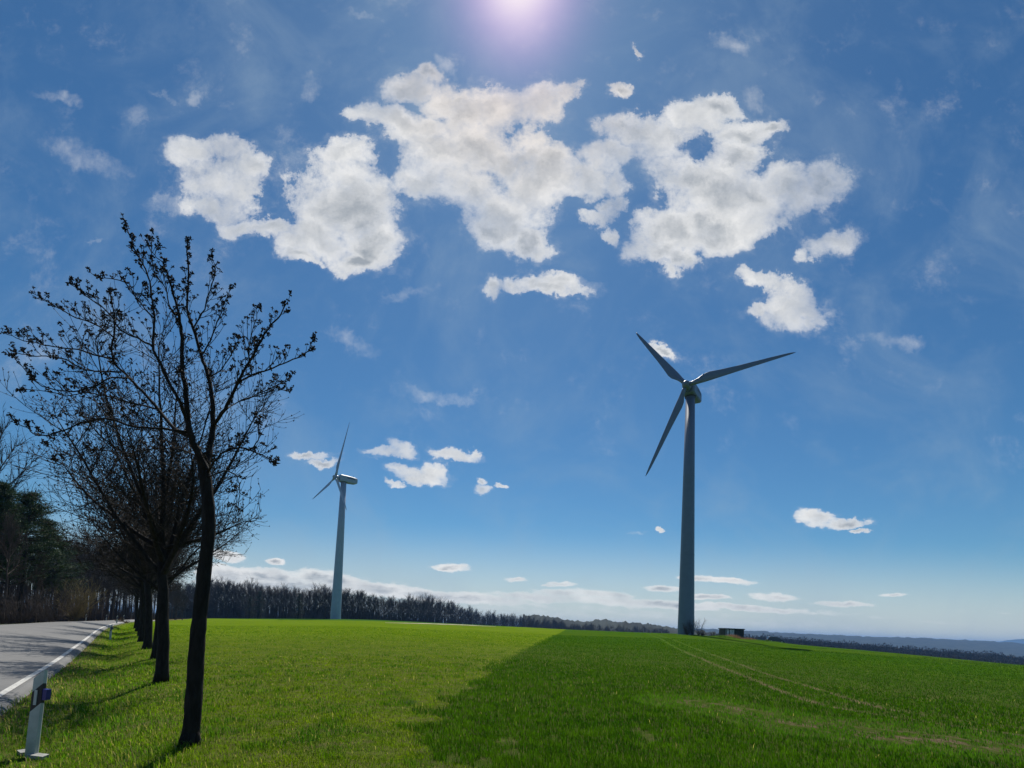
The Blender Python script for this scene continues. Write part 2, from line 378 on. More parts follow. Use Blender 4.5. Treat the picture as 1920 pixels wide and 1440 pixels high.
def catmull(P, n=8):
    P = [Vector(p) for p in P]; P = [P[0] * 2 - P[1]] + P + [P[-1] * 2 - P[-2]]; out = []
    for i in range(1, len(P) - 2):
        for j in range(n):
            t = j / n; a, b, c, d = P[i - 1], P[i], P[i + 1], P[i + 2]
            out.append(.5 * ((2 * b) + (c - a) * t + (2 * a - 5 * b + 4 * c - d) * t * t + (3 * b - a - 3 * c + d) * t ** 3))
    out.append(P[-2]); return out
def sdist(x, y, poly, ext=True):
    """signed distance to polyline (positive to the right of its direction)"""
    best = np.full(np.shape(x), 1e9); sg = np.ones(np.shape(x))
    n = len(poly)
    for i in range(n - 1):
        ax, ay = poly[i][0], poly[i][1]; bx, by = poly[i + 1][0], poly[i + 1][1]
        ex, ey = bx - ax, by - ay; l2 = ex * ex + ey * ey + 1e-12
        t = ((x - ax) * ex + (y - ay) * ey) / l2
        lo = -1e9 if i == 0 and ext else 0; hi = 1e9 if i == n - 2 and ext else 1
        t = np.clip(t, lo, hi)
        dx = x - (ax + t * ex); dy = y - (ay + t * ey); d = np.hypot(dx, dy)
        m = d < best; best = np.where(m, d, best); sg = np.where(m, np.where(dx * ey - dy * ex > 0, 1., -1.), sg)
    return best * sg
def base_z(x, y):
    x = np.asarray(x, float); y = np.asarray(y, float)
    r = np.hypot(x, y) + 1e-6; a = np.arctan2(x, y)
    t = smooth_tab(a, _t); rc = smooth_tab(a, _rc); D = smooth_tab(a, _D); Lg = smooth_tab(a, _L)
    k = np.minimum(r / rc, 1)
    near = t * r + EYE * k ** 2
    q = np.maximum(r - rc, 0)
    far = EYE + t * rc + np.where(t > 0, t, t * .6) * np.minimum(q, 40) - D * (1 - np.exp(-(q / Lg) ** 2)) - np.minimum(q, 4000) * .004 * (D > 8)
    return np.where(r < rc, near, far)
def base_ground(px, py, it=40):
    d = ray(px, py); lo, hi = 2.0, None
    k = 2.0
    while k < 900:
        z = float(base_z(d.x * k, d.y * k))
        if EYE + d.z * k <= z: break
        lo = k; k *= 1.03
    hi = k
    for _ in range(it):
        mid = (lo + hi) / 2
        if EYE + d.z * mid <= float(ZF(d.x * mid, d.y * mid)): hi = mid
        else: lo = mid
    return Vector((d.x * hi, d.y * hi, float(ZF(d.x * hi, d.y * hi))))
ZF = base_z
# right-hand white line of the road, traced on the ground
RL = [base_ground(*p) for p in ((40, 1283), (100, 1245), (150, 1208), (185, 1181), (204, 1173))]
d0 = (RL[0] - RL[1]).normalized()
RL = [RL[0] + d0 * 30, RL[0] + d0 * 12] + RL
d1 = (RL[-1] - RL[-2]).normalized()
def rot2(v, a): return Vector((v.x * math.cos(a) + v.y * math.sin(a), -v.x * math.sin(a) + v.y * math.cos(a), 0))
p = RL[-1]
for k in range(7):
    d1 = rot2(d1, R(1.2)); p = p + d1.normalized() * 8; RL.append(p.copy())
RL = [Vector((q.x, q.y, 0)) for q in catmull(RL, 6)]
RLp = [(q.x, q.y) for q in RL][::2]
def z_at(x, y):
    x = np.asarray(x, float); y = np.asarray(y, float)
    z = base_z(x, y); r = np.hypot(x, y)
    s = sdist(x, y, RLp); z = z + (fbm(x, y, .35, 3, 3) - .5) * .10 * np.clip(r / 8, 0, 1) * np.clip((np.abs(s + 2.4) - 3.1) / .8, 0, 1) - .10 * np.clip((3.0 - np.abs(s + 2.45)) / .5, 0, 1)
    far = np.clip((140 - r) / 60, 0, 1)
    dip = -.22 * np.exp(-((s - 1.5) / .8) ** 2) * far
    return z + dip
ZF = z_at
def Z(x, y): return float(z_at(x, y))
def ground(px, py): return base_ground(px, py)

WB = [ground(*p) for p in ((782,1470),(788,1425),(795,1385),(812,1345),(838,1316),(872,1287),(925,1252),(985,1218),(1030,1195),(1056,1183.5))]
WBp = [(q.x, q.y) for q in WB]
TRA = [ground(*p) for p in ((1236,1194),(1252,1199),(1276,1211),(1325,1231),(1400,1259),(1468,1283),(1525,1303),(1600,1325),(1740,1348),(1915,1372),(2150,1400))]
TRAp = [(q.x, q.y) for q in catmull([Vector((q.x, q.y, 0)) for q in TRA], 3)]
TRB = [ground(*p) for p in ((1330,1322),(1400,1338),(1487,1356),(1603,1374),(1711,1383),(1806,1391),(1920,1404),(2150,1430))]
TRBp = [(q.x, q.y) for q in TRB]

def make_ground():
    va = np.linspace(R(-50), R(50), 620); oth = np.linspace(R(50), R(310), 60)[1:-1]
    A = np.concatenate([va, oth])
    rr = np.concatenate([np.geomspace(1.2, 5, 10)[:-1], np.geomspace(5, 330, 300)[:-1], np.geomspace(330, 26000, 50)])
    AA, RR = np.meshgrid(A, rr); X = RR * np.sin(AA); Y = RR * np.cos(AA); Zz = z_at(X, Y)
    n, m = X.shape
    V = np.stack([X, Y, Zz], -1).reshape(-1, 3); V = np.vstack([V, [[0, 0, 0]]])
    i = np.arange(n - 1)[:, None]; j = np.arange(m)[None, :]; j2 = (j + 1) % m
    q = np.stack([i * m + j, i * m + j2, (i + 1) * m + j2, (i + 1) * m + j], -1).reshape(-1, 4)
    o = np_mesh('ground', V[:, :], q, 4, None)
    me = o.data
    xs, ys = V[:, 0], V[:, 1]
    def attr(nm, val):
        a = me.attributes.new(nm, 'FLOAT', 'POINT'); a.data.foreach_set('value', np.asarray(val, np.float32))
    attr('wheat', sdist(xs, ys, WBp)); attr('road', sdist(xs, ys, RLp)); attr('tra', sdist(xs, ys, TRAp)); attr('trb', sdist(xs, ys, TRBp, False))
    me.polygons.foreach_set('use_smooth', [True] * len(me.polygons))
    m_, nt = nmat('field_ground')
    pos = node(nt, 'ShaderNodeNewGeometry').outputs['Position']
    def A_(nm): return node(nt, 'ShaderNodeAttribute', attribute_name=nm).outputs['Fac']
    r = node(nt, 'ShaderNodeVectorMath', {0: pos}, operation='LENGTH').outputs['Value']
    n1 = noise(nt, pos, .05, 6, .6); n2 = noise(nt, pos, .6, 6, .65); n3 = noise(nt, pos, 9., 5, .7); n4 = noise(nt, pos, 2.2, 6, .7)
    soil = mixc(nt, mrange(nt, n3, .3, .7), (.10, .070, .045), (.21, .155, .10))
    mead = mixc(nt, mrange(nt, n2, .3, .7), (.096, .164, .004), (.145, .202, .006))
    mead = mixc(nt, mrange(nt, n4, .35, .75, 0, .5), mead, (.07, .14, .012))
    mead = mixc(nt, mrange(nt, n1, .4, .7, 0, .5), mead, (.16, .23, .02))
    whe = mixc(nt, mrange(nt, n2, .3, .7), (.034, .088, .004), (.056, .120, .007))
    whe = mixc(nt, mrange(nt, n1, .38, .62, 0, .5), whe, (.070, .118, .008))
    dw = math_(nt, 'ADD', A_('wheat'), math_(nt, 'MULTIPLY', math_(nt, 'SUBTRACT', n2, .5), 1.2))
    iw = mrange(nt, dw, -.25, .25)
    # a strip of another crop in front of the wood
    g2 = mrange(nt, r, 212, 216)
    green = mixc(nt, iw, mead, whe)
    green = mixc(nt, math_(nt, 'MULTIPLY', g2, math_(nt, 'SUBTRACT', 1.0, iw)), green, (.045, .11, .015))
    # under the blades the sheet is mossy soil; further out it carries the sward itself
    cover = mrange(nt, r, 14, 75)
    under = mixc(nt, mrange(nt, n4, .35, .65), (.055, .075, .016), soil)
    col = mixc(nt, cover, mixc(nt, mrange(nt, n3, .35, .7, .25, .9), under, green), green)
    # wheel tracks
    ta = math_(nt, 'ABSOLUTE', A_('tra')); wl = math_(nt, 'ABSOLUTE', math_(nt, 'SUBTRACT', ta, .95))
    trk = mrange(nt, math_(nt, 'ADD', wl, math_(nt, 'MULTIPLY', math_(nt, 'SUBTRACT', n4, .5), .5)), .02, .26, 1, 0)
    tb = math_(nt, 'ABSOLUTE', A_('trb'))
    bar = math_(nt, 'MULTIPLY', mrange(nt, tb, .15, 1.0, 1, 0), mrange(nt, n4, .47, .60))
    col = mixc(nt, math_(nt, 'MULTIPLY', trk, math_(nt, 'MULTIPLY', mrange(nt, r, 20, 60, .9, .45), mrange(nt, n2, .38, .6, .25, 1.0))), col, mixc(nt, mrange(nt, r, 25, 70), soil, (.13, .19, .05)))
    col = mixc(nt, math_(nt, 'MULTIPLY', bar, .9), col, soil)
    # gritty soil next to the asphalt
    rd = A_('road'); col = mixc(nt, math_(nt, 'MULTIPLY', mrange(nt, rd, .2, 1.1, 1, 0), mrange(nt, n3, .2, .6)), col, (.13, .10, .065))
    wood = mrange(nt, rd, -7.5, -10.5, 0, 1); col = mixc(nt, math_(nt, 'MULTIPLY', wood, .85), col, (.085, .06, .035))
    far = mrange(nt, r, 300, 420); col = mixc(nt, far, col, (.03, .035, .03))
    b = node(nt, 'ShaderNodeBsdfPrincipled', {'Base Color': col, 'Roughness': 1.0, 'Specular IOR Level': 0.0})
    bz = noise(nt, pos, 7., 8, .75); bz2 = noise(nt, pos, 1.2, 5, .6)
    bn = node(nt, 'ShaderNodeBump', {'Strength': .8, 'Distance': .12, 'Height': math_(nt, 'ADD', bz, bz2)}); nt.links.new(bn.outputs[0], b.inputs['Normal'])
    oo = node(nt, 'ShaderNodeOutputMaterial'); nt.links.new(b.outputs[0], oo.inputs[0])
    me.materials.append(m_); o['kind'] = 'structure'
make_ground()

# ------------------------------------------------------------------ hills and far woods
def make_hill(name, pts, Y, depth, mat, rough, tree):
    """ridge whose skyline follows pts; a rounded body with a canopy-rough crest"""
    us = np.arange(pts[0][0], pts[-1][0], 2.0 if tree else 6.0); vs = np.interp(us, [p[0] for p in pts], [p[1] for p in pts])
    rows = []
    ks = [(-1, -1.0), (-.75, -.62), (-.5, -.32), (-.28, -.12), (-.12, -.03), (0, 0), (.15, -.04), (.4, -.3), (1.0, -1.0)]
    for dk, dz in ks:
        row = []
        for i, (u, v) in enumerate(zip(us, vs)):
            p = at(u, v, Y); q = at(u, v, Y + dk * depth)
            zt = p.z + (dz * (p.z + 45) if dz < 0 else 0)
            wob = rough * (float(fbm(u * .11, dk * 9.0, 1.0, 5, 4)) - .5) * (1 if dk > -1 else 0)
            row.append((q.x, q.y, zt + wob))
        rows.append(row)
    V = np.array(rows); n, m = V.shape[:2]; i = np.arange(n - 1)[:, None]; j = np.arange(m - 1)[None, :]
    q = np.stack([i * m + j, i * m + j + 1, (i + 1) * m + j + 1, (i + 1) * m + j], -1).reshape(-1, 4)
    o = np_mesh(name, V.reshape(-1, 3), q, 4, mat); o['kind'] = 'structure'; return o
hillm = simple('wooded_hill', (.035, .042, .038), .95, .1, .5, .02, .6, .08)
make_hill('hill', [(980,1153),(1030,1155),(1060,1162),(1095,1164.5),(1130,1161),(1165,1165.5),(1210,1169),(1265,1176),(1330,1185),(1400,1196)], 760, 200, hillm, 9, True)
make_hill('hills', [(1150,1182),(1250,1180),(1290,1178),(1320,1179),(1385,1181),(1460,1186),(1560,1190.5),(1640,1194),(1710,1195),(1760,1198),(1810,1200),(1885,1204),(1950,1208),(2300,1222),(2900,1262)], 3300, 900, hillm, 14, False)
make_hill('hills', [(1820,1212),(1870,1203),(1895,1200),(1925,1197),(1990,1196),(2200,1204),(2600,1250)], 8200, 1500, hillm, 20, False)
make_hill('hills', [(-1200,1090),(-600,1108),(-200,1128),(200,1148),(600,1163),(960,1178)], 2600, 700, hillm, 12, False)

# ------------------------------------------------------------------ road
def offset(poly, d):
    out = []
    for i, p in enumerate(poly):
        a = poly[max(i - 1, 0)]; b = poly[min(i + 1, len(poly) - 1)]; t = (b - a).normalized(); out.append(p + Vector((t.y, -t.x, 0)) * d)
    return out
def dens(poly, step=.8):
    out = []
    for a, b in zip(poly[:-1], poly[1:]):
        n = max(1, int((b - a).length / step)); out += [a.lerp(b, k / n) for k in range(n)]
    return out + [poly[-1]]
RD = dens(RL, .8)
ROADW = 4.9
def road_z(x, y): return float(base_z(x, y)) + .05
def strip(name, offs, zadd, mat, kind='structure', profile=None):
    rows = [offset(RD, o) for o in offs]; V = []; m = len(RD)
    for k, row in enumerate(rows):
        for p in row: V.append((p.x, p.y, road_z(p.x, p.y) + zadd + (profile[k] if profile else 0)))
    fs = [(k * m + i, k * m + i + 1, (k + 1) * m + i + 1, (k + 1) * m + i) for k in range(len(rows) - 1) for i in range(m - 1)]
    o = mesh_obj(name, V, fs, mat); o['kind'] = kind; return o
def asphalt():
    m, nt = nmat('worn_asphalt'); pos = node(nt, 'ShaderNodeNewGeometry').outputs['Position']
    n1 = noise(nt, pos, .35, 5, .6); n2 = noise(nt, pos, 5, 6, .7); n3 = noise(nt, pos, 60, 3, .7)
    c = mixc(nt, mrange(nt, n1, .3, .7), (.130, .128, .126), (.175, .170, .163)); c = mixc(nt, mrange(nt, n2, .35, .7, 0, .45), c, (.105, .103, .10))
    c = mixc(nt, mrange(nt, n3, .4, .7, 0, .4), c, (.22, .215, .20))
    vo = node(nt, 'ShaderNodeTexVoronoi', {'Vector': pos, 'Scale': .55}, feature='DISTANCE_TO_EDGE').outputs['Distance']
    cr_ = math_(nt, 'MULTIPLY', mrange(nt, math_(nt, 'ADD', vo, math_(nt, 'MULTIPLY', n2, .04)), .018, .03, 1, 0), mrange(nt, n1, .5, .6)); c = mixc(nt, cr_, c, (.05, .05, .05))
    b = node(nt, 'ShaderNodeBsdfPrincipled', {'Base Color': c, 'Roughness': .72, 'Specular IOR Level': .35})
    bn = node(nt, 'ShaderNodeBump', {'Strength': .5, 'Distance': .006, 'Height': n3}); nt.links.new(bn.outputs[0], b.inputs['Normal'])
    o = node(nt, 'ShaderNodeOutputMaterial'); nt.links.new(b.outputs[0], o.inputs[0]); return m
def linem():
    m, nt = nmat('road_paint'); pos = node(nt, 'ShaderNodeNewGeometry').outputs['Position']
    n2 = noise(nt, pos, 14, 6, .7); c = mixc(nt, mrange(nt, n2, .42, .68, 0, .7), (.62, .60, .55), (.25, .24, .22))
    b = node(nt, 'ShaderNodeBsdfPrincipled', {'Base Color': c, 'Roughness': .6}); o = node(nt, 'ShaderNodeOutputMaterial'); nt.links.new(b.outputs[0], o.inputs[0]); return m
strip('road', [.42, .27, .15, .0, -ROADW / 2, -ROADW, -ROADW - .2, -ROADW - .45], 0, asphalt(), profile=[-.20, -.045, -.005, .01, .05, .01, -.01, -.20])
lm = linem()
strip('road_line', [.07, -.07], .016, lm); strip('road_line', [-ROADW + .07, -ROADW - .07], .016, lm)

# ------------------------------------------------------------------ grass
BARE = []   # (x, y, radius) where the sward is broken
T1 = ground(356, 1397)
for px, py, rad in ((555,1298,.28),(650,1267,.22),(560,1303,.15),(790,1318,.25),(950,1395,.35),(960,1410,.25),(1200,1375,.35),(1215,1385,.25),(848,1425,.2),(1035,1385,.25),(905,1435,.25)):
    g_ = ground(px, py); BARE.append((g_.x, g_.y, rad * .45))
def make_grass():
    N = 400000
    r = 5.2 * (105 / 5.2) ** (rng.random(N) ** 1.08)
    a = rng.uniform(R(-50), R(50), N)
    x = r * np.sin(a); y = r * np.cos(a)
    s = sdist(x, y, RLp); w = sdist(x, y, WBp); ta = sdist(x, y, TRAp); tb = sdist(x, y, TRBp, False)
    keep = (s > .20 + rng.random(N) * .30 * (rng.random(N) < .7)) | ((s < -ROADW - .3) & (s > -ROADW - 7))
    wn = (fbm(x, y, 1.3, 11, 4) - .5) * 2.2
    isw = (w + wn) > 0
    # thinning
    c1 = fbm(x, y, .8, 21, 4); c2 = fbm(x, y, 3.0, 31, 3); pr = np.ones(N)
    pr = np.where(isw, .75 + .5 * c2, np.clip(.35 + 1.1 * c2, 0, 1))
    wl = np.abs(np.abs(ta) - .95); pr *= np.where(isw & (wl < .10 + .2 * c1), .22, 1)
    band = isw & (np.abs(tb) < .75) & (c2 > .50); pr *= np.where(band, .10, 1)
    band2 = isw & (np.abs(tb) < 1.6) & (c2 > .60); pr *= np.where(band2, .35, 1)
    for bx, by, br in BARE:
        d2 = np.hypot(x - bx, (y - by) / 2.2); pr *= np.where(d2 < br * (.5 + c2), .12, 1)
    edge = (~isw) & (w > -.9) & (c2 > .55); pr *= np.where(edge, .4, 1)
    keep &= rng.random(N) < pr
    x, y, r, a, s, w, isw, c1, c2, tb, wl = [q[keep] for q in (x, y, r, a, s, w, isw, c1, c2, tb, wl)]
    n = len(x); z = z_at(x, y)
    verge = s < 3.6; vf = np.clip((3.6 - s) / 1.5, 0, 1) * (s > 0)
    yw = isw.astype(float)
    tall = np.clip((fbm(x, y, 1.9, 41, 4) - .54) * 7, 0, 1)            # ranker tussocks
    h = np.where(isw, rng.uniform(.045, .105, n), rng.uniform(.02, .055, n) * (1 + .6 * vf) * (1 + 1.1 * tall))
    h *= np.where(isw & (np.abs(tb) < 1.2), .7, 1) * (.8 + .5 * c1)
    wd = np.maximum(rng.uniform(.0035, .0065, n), .00105 * r) * np.where(isw, 1.0, .9)
    far = r > 45; h = np.where(far, h * 1.1, h)
    th = rng.uniform(0, 2 * np.pi, n); ex, ey = np.cos(th), np.sin(th)
    lean = rng.uniform(.1, .75, n) * np.where(isw, .8, 1.2); ld = rng.uniform(0, 2 * np.pi, n) * .65 + .9
    lx = np.cos(ld) * lean * h; ly = np.sin(ld) * lean * h
    # colours
    def C3(c): return np.array(c)[None, :]
    t1 = np.clip((c1 - .3) / .4, 0, 1)[:, None]; t2 = np.clip((c2 - .3) / .4, 0, 1)[:, None]
    mead = C3((.084, .164, .003)) * (1 - t1) + C3((.176, .234, .005)) * t1
    mead = mead * (1 - .6 * tall[:, None]) + C3((.04, .13, .008)) * .6 * tall[:, None]
    vg = C3((.10, .25, .018)) * (1 - t2) + C3((.17, .30, .02)) * t2
    mead = mead * (1 - .5 * vf[:, None]) + vg * .5 * vf[:, None]
    wh = C3((.028, .084, .003)) * (1 - t2) + C3((.068, .144, .006)) * t2
    t3 = np.clip((fbm(x, y, .22, 77, 3) - .42) * 5, 0, 1)[:, None]; wh = wh * (1 - .3 * t1 * t3) + C3((.085, .155, .008)) * .3 * t1 * t3
    col = np.where(isw[:, None], wh, mead) * rng.uniform(.7, 1.3, (n, 1))
    nb = np.where(isw & (np.abs(tb) < 1.8), .35, 0)[:, None]; col = col * (1 - nb) + C3((.13, .27, .03)) * nb
    dry = rng.random(n) < np.where(isw, .003, .05 + .10 * vf + .12 * (s < 1.3)); col = np.where(dry[:, None], C3((.42, .34, .17)) * rng.uniform(.6, 1.2, (n, 1)), col)
    wide = dry & (r < 16) & (rng.random(n) < .12); wd = np.where(wide, wd * 1.4, wd); h = np.where(wide, h * 1.3, h)
    # each blade: two quads and a tip
    nr = r < 26
    def blades(idx, near):
        X, Y, Z_, W_, H, EX, EY, LX, LY, CC = x[idx], y[idx], z[idx], wd[idx], h[idx], ex[idx], ey[idx], lx[idx], ly[idx], col[idx]
        hw = W_ / 2
        if near:
            P0 = np.stack([X - EX * hw, Y - EY * hw, Z_ - .01], 1); P1 = np.stack([X + EX * hw, Y + EY * hw, Z_ - .01], 1)
            mx, my, mz = X + LX * .3, Y + LY * .3, Z_ + H * .6
            P2 = np.stack([mx - EX * hw * .85, my - EY * hw * .85, mz], 1); P3 = np.stack([mx + EX * hw * .85, my + EY * hw * .85, mz], 1)
            P4 = np.stack([X + LX, Y + LY, Z_ + H * (1 - .25 * np.hypot(LX, LY) / H)], 1)
            V = np.stack([P0, P1, P2, P3, P4], 1).reshape(-1, 3); b = (np.arange(len(idx)) * 5)[:, None]
            T = np.concatenate([b + [0, 1, 3], b + [0, 3, 2], b + [2, 3, 4]], 0); return V, T, np.repeat(CC, 5, 0)
        P0 = np.stack([X - EX * hw, Y - EY * hw, Z_ - .01], 1); P1 = np.stack([X + EX * hw, Y + EY * hw, Z_ - .01], 1)
        P4 = np.stack([X + LX * .6, Y + LY * .6, Z_ + H], 1)
        V = np.stack([P0, P1, P4], 1).reshape(-1, 3); b = (np.arange(len(idx)) * 3)[:, None]
        return V, b + [0, 1, 2], np.repeat(CC, 3, 0)
    for nm, sel in (('grass', ~isw), ('young_wheat', isw)):
        Vs = []; Ts = []; Cs = []; off = 0
        for near in (True, False):
            idx = np.where(sel & (nr == near))[0]
            V, T, c = blades(idx, near); Vs.append(V); Ts.append(T + off); Cs.append(c); off += len(V)
        o = np_mesh(nm, np.vstack(Vs), np.vstack(Ts), 3, grassm, np.vstack(Cs)); o['kind'] = 'stuff'
make_grass()

# ------------------------------------------------------------------ trees
def bend(p, d, length, n, up, wob):
    pts = [p.copy()]; d = d.normalized()
    for i in range(n):
        d = (d + Vector((0, 0, up)) + Vector((random.uniform(-wob, wob), random.uniform(-wob, wob), random.uniform(-wob, wob)))).normalized()
        p = p + d * (length / n); pts.append(p.copy())
    return pts, d
def perp(d):
    a = Vector((random.gauss(0, 1), random.gauss(0, 1), random.gauss(0, 1))); a -= a.project(d)
    return a.normalized() if a.length > 1e-4 else Vector((1, 0, 0))
def cluster_mesh(i):
    A = Acc(); random.seed(100 + i)
    for k in range(random.randint(6, 9)):
        d = Vector((random.gauss(0, 1), random.gauss(0, 1), random.gauss(.3, 1))).normalized(); c = d * random.uniform(.008, .024)
        e = perp(d); g2 = d.cross(e); L_ = random.uniform(.012, .022); W_ = random.uniform(.006, .011)
        b = len(A.v); A.v += [c + d * L_, c + e * W_, c + g2 * W_, c - e * W_, c - g2 * W_, c - d * L_ * .6]
        for f in ((0, 1, 2), (0, 2, 3), (0, 3, 4), (0, 4, 1), (5, 2, 1), (5, 3, 2), (5, 4, 3), (5, 1, 4)): A.f.append(tuple(b + q for q in f))
    me = bpy.data.meshes.new('flower_cluster'); me.from_pydata([tuple(v) for v in A.v], [], A.f); me.materials.append(budm); return me
CL = [cluster_mesh(i) for i in range(6)]

def first_tree():
    random.seed(3)
    base = T1; Y1 = base.y
    root = empty('roadside_maple', base, 'nearest bare maple covered in dark flower clusters, leaning right beside the marker post', 'tree', 'trees in a row along the road verge')
    def P(px, py, dy=0.0): return at(px, py, Y1 + dy)
    def q(X, Y_, dy=0): return P(X / 2.4, 400 + Y_ / 2.4, dy)       # from the enlarged view
    tr = [P(356, 1402), P(357, 1385), P(362, 1330), P(367, 1240), P(374, 1160), P(382, 1080), P(391, 1000), P(390, 940), P(384, 890), P(377, 862), P(368, 838)]
    tr = catmull(tr, 4); n = len(tr)
    wid = np.interp(np.linspace(0, 1, n), [0, .045, .10, .42, .80, 1], [19, 17, 15, 12.5, 10.3, 6.0]) / F * Y1
    A = Acc(); A.tube([p - base for p in tr], list(wid), 16, .10)
    for k in range(7):                                               # root flare
        an = k * .9; d = Vector((math.cos(an), math.sin(an), 0))
        A.tube([d * .05 + Vector((0, 0, .25)), d * .085 + Vector((0, 0, .08)), d * .13 + Vector((0, 0, -.05))], [.04, .045, .03], 6, .1)
    A.build('trunk', bark, root, True)
    limbs = [
     ([q(925,1160),q(895,1090,-.1),q(862,1010,-.2),q(845,930,-.25),q(838,820,-.3),q(822,700,-.3),q(818,560,-.3),q(805,460,-.35),q(770,330,-.3),q(735,220,-.3)], 12.5, 2.2),
     ([q(928,1170),q(945,1060,.15),q(958,960,.2),q(955,850,.2),q(940,740,.3),q(905,640,.4),q(870,520,.4),q(842,430,.4),q(850,300,.4),q(842,130,.4)], 10.5, 2.0),
     ([q(862,1010,-.2),q(780,965,-.1),q(715,885,.1),q(640,800,.2),q(570,730,.3),q(515,670,.3),q(503,590,.3),q(515,520,.3),q(505,410,.3),q(492,350,.3)], 6.5, 1.6),
     ([q(845,930,-.25),q(800,830,-.5),q(750,740,-.6),q(705,640,-.7),q(688,600,-.7),q(697,500,-.7),q(685,400,-.7),q(668,280,-.7),q(610,170,-.7),q(570,60,-.7)], 5.5, 1.5),
     ([q(958,960,.2),q(1010,880,.0),q(1060,780,-.1),q(1110,690,-.2),q(1160,600,-.2),q(1200,530,-.2),q(1250,470,-.2),q(1295,400,-.2)], 6.0, 1.5),
     ([q(1075,755,-.1),q(1150,720,-.3),q(1230,695,-.4),q(1320,655,-.5),q(1380,625,-.5),q(1410,570,-.5)], 3.2, 1.2),
     ([q(930,1170),q(1000,1080,-.3),q(1080,1055,-.4),q(1160,1080,-.5),q(1215,1105,-.5),q(1240,1125,-.5)], 4.0, 1.2),
     ([q(1120,1070,-.4),q(1160,1020,-.5),q(1165,950,-.5),q(1170,920,-.5)], 2.0, 1.0),
     ([q(850,985,-.2),q(740,968,-.4),q(600,958,-.5),q(480,925,-.6),q(380,940,-.6),q(260,985,-.7),q(170,1000,-.7),q(120,965,-.7),q(75,945,-.7)], 4.0, 1.1),
     ([q(545,712,.3),q(450,710,.2),q(370,700,.2),q(290,655,.2),q(210,645,.2),q(130,640,.2),q(60,622,.2)], 3.2, 1.1),
     ([q(505,655,.3),q(420,635,.4),q(330,610,.5),q(240,600,.5),q(150,580,.5),q(70,560,.5),q(25,520,.5)], 3.2, 1.0),
     ([q(600,745,.3),q(500,740,.0),q(420,780,-.2),q(330,800,-.3),q(230,790,-.3),q(160,760,-.3),q(100,690,-.3),q(50,640,-.3)], 3.0, 1.0),
     ([q(715,885,.1),q(620,860,.3),q(500,830,.5),q(400,810,.6),q(300,820,.6),q(210,800,.6),q(95,790,.6)], 3.0, 1.0),
     ([q(688,600,-.7),q(620,560,-.7),q(540,520,-.8),q(480,440,-.8),q(400,380,-.8),q(320,320,-.8)], 3.2, 1.1),
     ([q(515,560,.3),q(430,500,.5),q(340,470,.6),q(250,420,.6),q(200,390,.6),q(145,360,.6)], 2.8, 1.0),
     ([q(690,470,-.7),q(620,390,-.6),q(560,310,-.6),q(445,290,-.6)], 2.4, 1.0),
     ([q(905,640,.4),q(950,570,.5),q(985,470,.5),q(1010,400,.5),q(1040,340,.5)], 2.8, 1.1),
     ([q(940,740,.3),q(1000,700,.6),q(1050,620,.7),q(1075,560,.7)], 2.6, 1.0),
     ([q(870,520,.4),q(920,430,.3),q(945,340,.3),q(970,260,.3),q(950,190,.3)], 2.6, 1.0),
     ([q(1120,690,-.2),q(1120,600,.1),q(1140,520,.2),q(1165,430,.2)], 2.4, 1.0),
     ([q(1090,840,-.1),q(1160,820,.1),q(1240,795,.2),q(1300,800,.2)], 2.2, 1.0),
     ([q(1020,880,.0),q(1070,850,.4),q(1190,800,.5),q(1270,760,.5),q(1305,735,.5)], 2.4, 1.0),
     ([q(930,1190),q(1010,1160,-.3),q(1060,1180,-.4),q(1080,1240,-.45),q(1070,1320,-.45)], 2.6, 1.0),
     ([q(900,1100),q(800,1060,.5),q(690,1060,.7),q(560,1080,.8),q(420,1060,.9),q(330,1090,.9),q(240,1110,.9)], 2.8, 1.0),
     ([q(735,220,-.3),q(700,190,-.3),q(715,140,-.3)], 1.6, .9),
     ([q(805,460,-.35),q(770,430,-.6),q(740,330,-.7),q(690,250,-.7),q(680,110,-.7)], 2.4, .9),
    ]
    tw = Acc(); tips = []
    def cl(p, s=1.0): tips.append((p, s))
    for (pts, ra, rb) in limbs:
        pts = catmull(pts, 4); n = len(pts)
        pts = [p + Vector((random.uniform(-1, 1), random.uniform(-1, 1), random.uniform(-1, 1))) * .008 for p in pts]
        rad = [max(.0035, (ra + (rb - ra) * (i / (n - 1)) ** .8) / F * Y1 * .60) for i in range(n)]
        A = Acc(); A.tube([p - base for p in pts], rad, 8 if ra > 5 else 6, .10); A.build('limb', bark, root, True)
        L_ = sum((b - a).length for a, b in zip(pts[:-1], pts[1:]))
        acc = 0; nxt = .35 if ra > 4 else .15
        for i in range(1, n):
            seg = pts[i] - pts[i - 1]; acc += seg.length
            while acc > nxt:
                nxt += random.uniform(.055, .12); frac = min(1, nxt / L_)
                if frac < (.30 if ra > 5 else .12): continue
                d = seg.normalized(); sd = (d + perp(d) * random.uniform(.5, 1.0)); sd.z += .25
                ln = random.uniform(.18, .60) * (1.12 - .92 * frac)
                p2, e = bend(pts[i], sd, ln, 5, .10, .10); r1 = .0062 * (.6 + ln)
                tw.tube([p - base for p in p2], [r1, r1 * .85, r1 * .75, r1 * .65, r1 * .6, .0028], 4, 0, False)
                cl(p2[-1], 1.1)
                for j in (1, 2, 3, 4):
                    if random.random() < .62:
                        dd = (p2[j] - p2[j - 1]).normalized(); sd2 = dd + perp(dd) * random.uniform(.6, 1.1); sd2.z += .3
                        l2 = random.uniform(.04, .26) * (1 if random.random() < .6 else .4) * (1.15 - .8 * frac)
                        p3, _ = bend(p2[j], sd2, l2, 3, .15, .12)
                        tw.tube([p - base for p in p3], [.0036, .0032, .0028, .0022], 3, 0, False); cl(p3[-1], random.uniform(.6, 1.05))
        cl(pts[-1], 1.2)
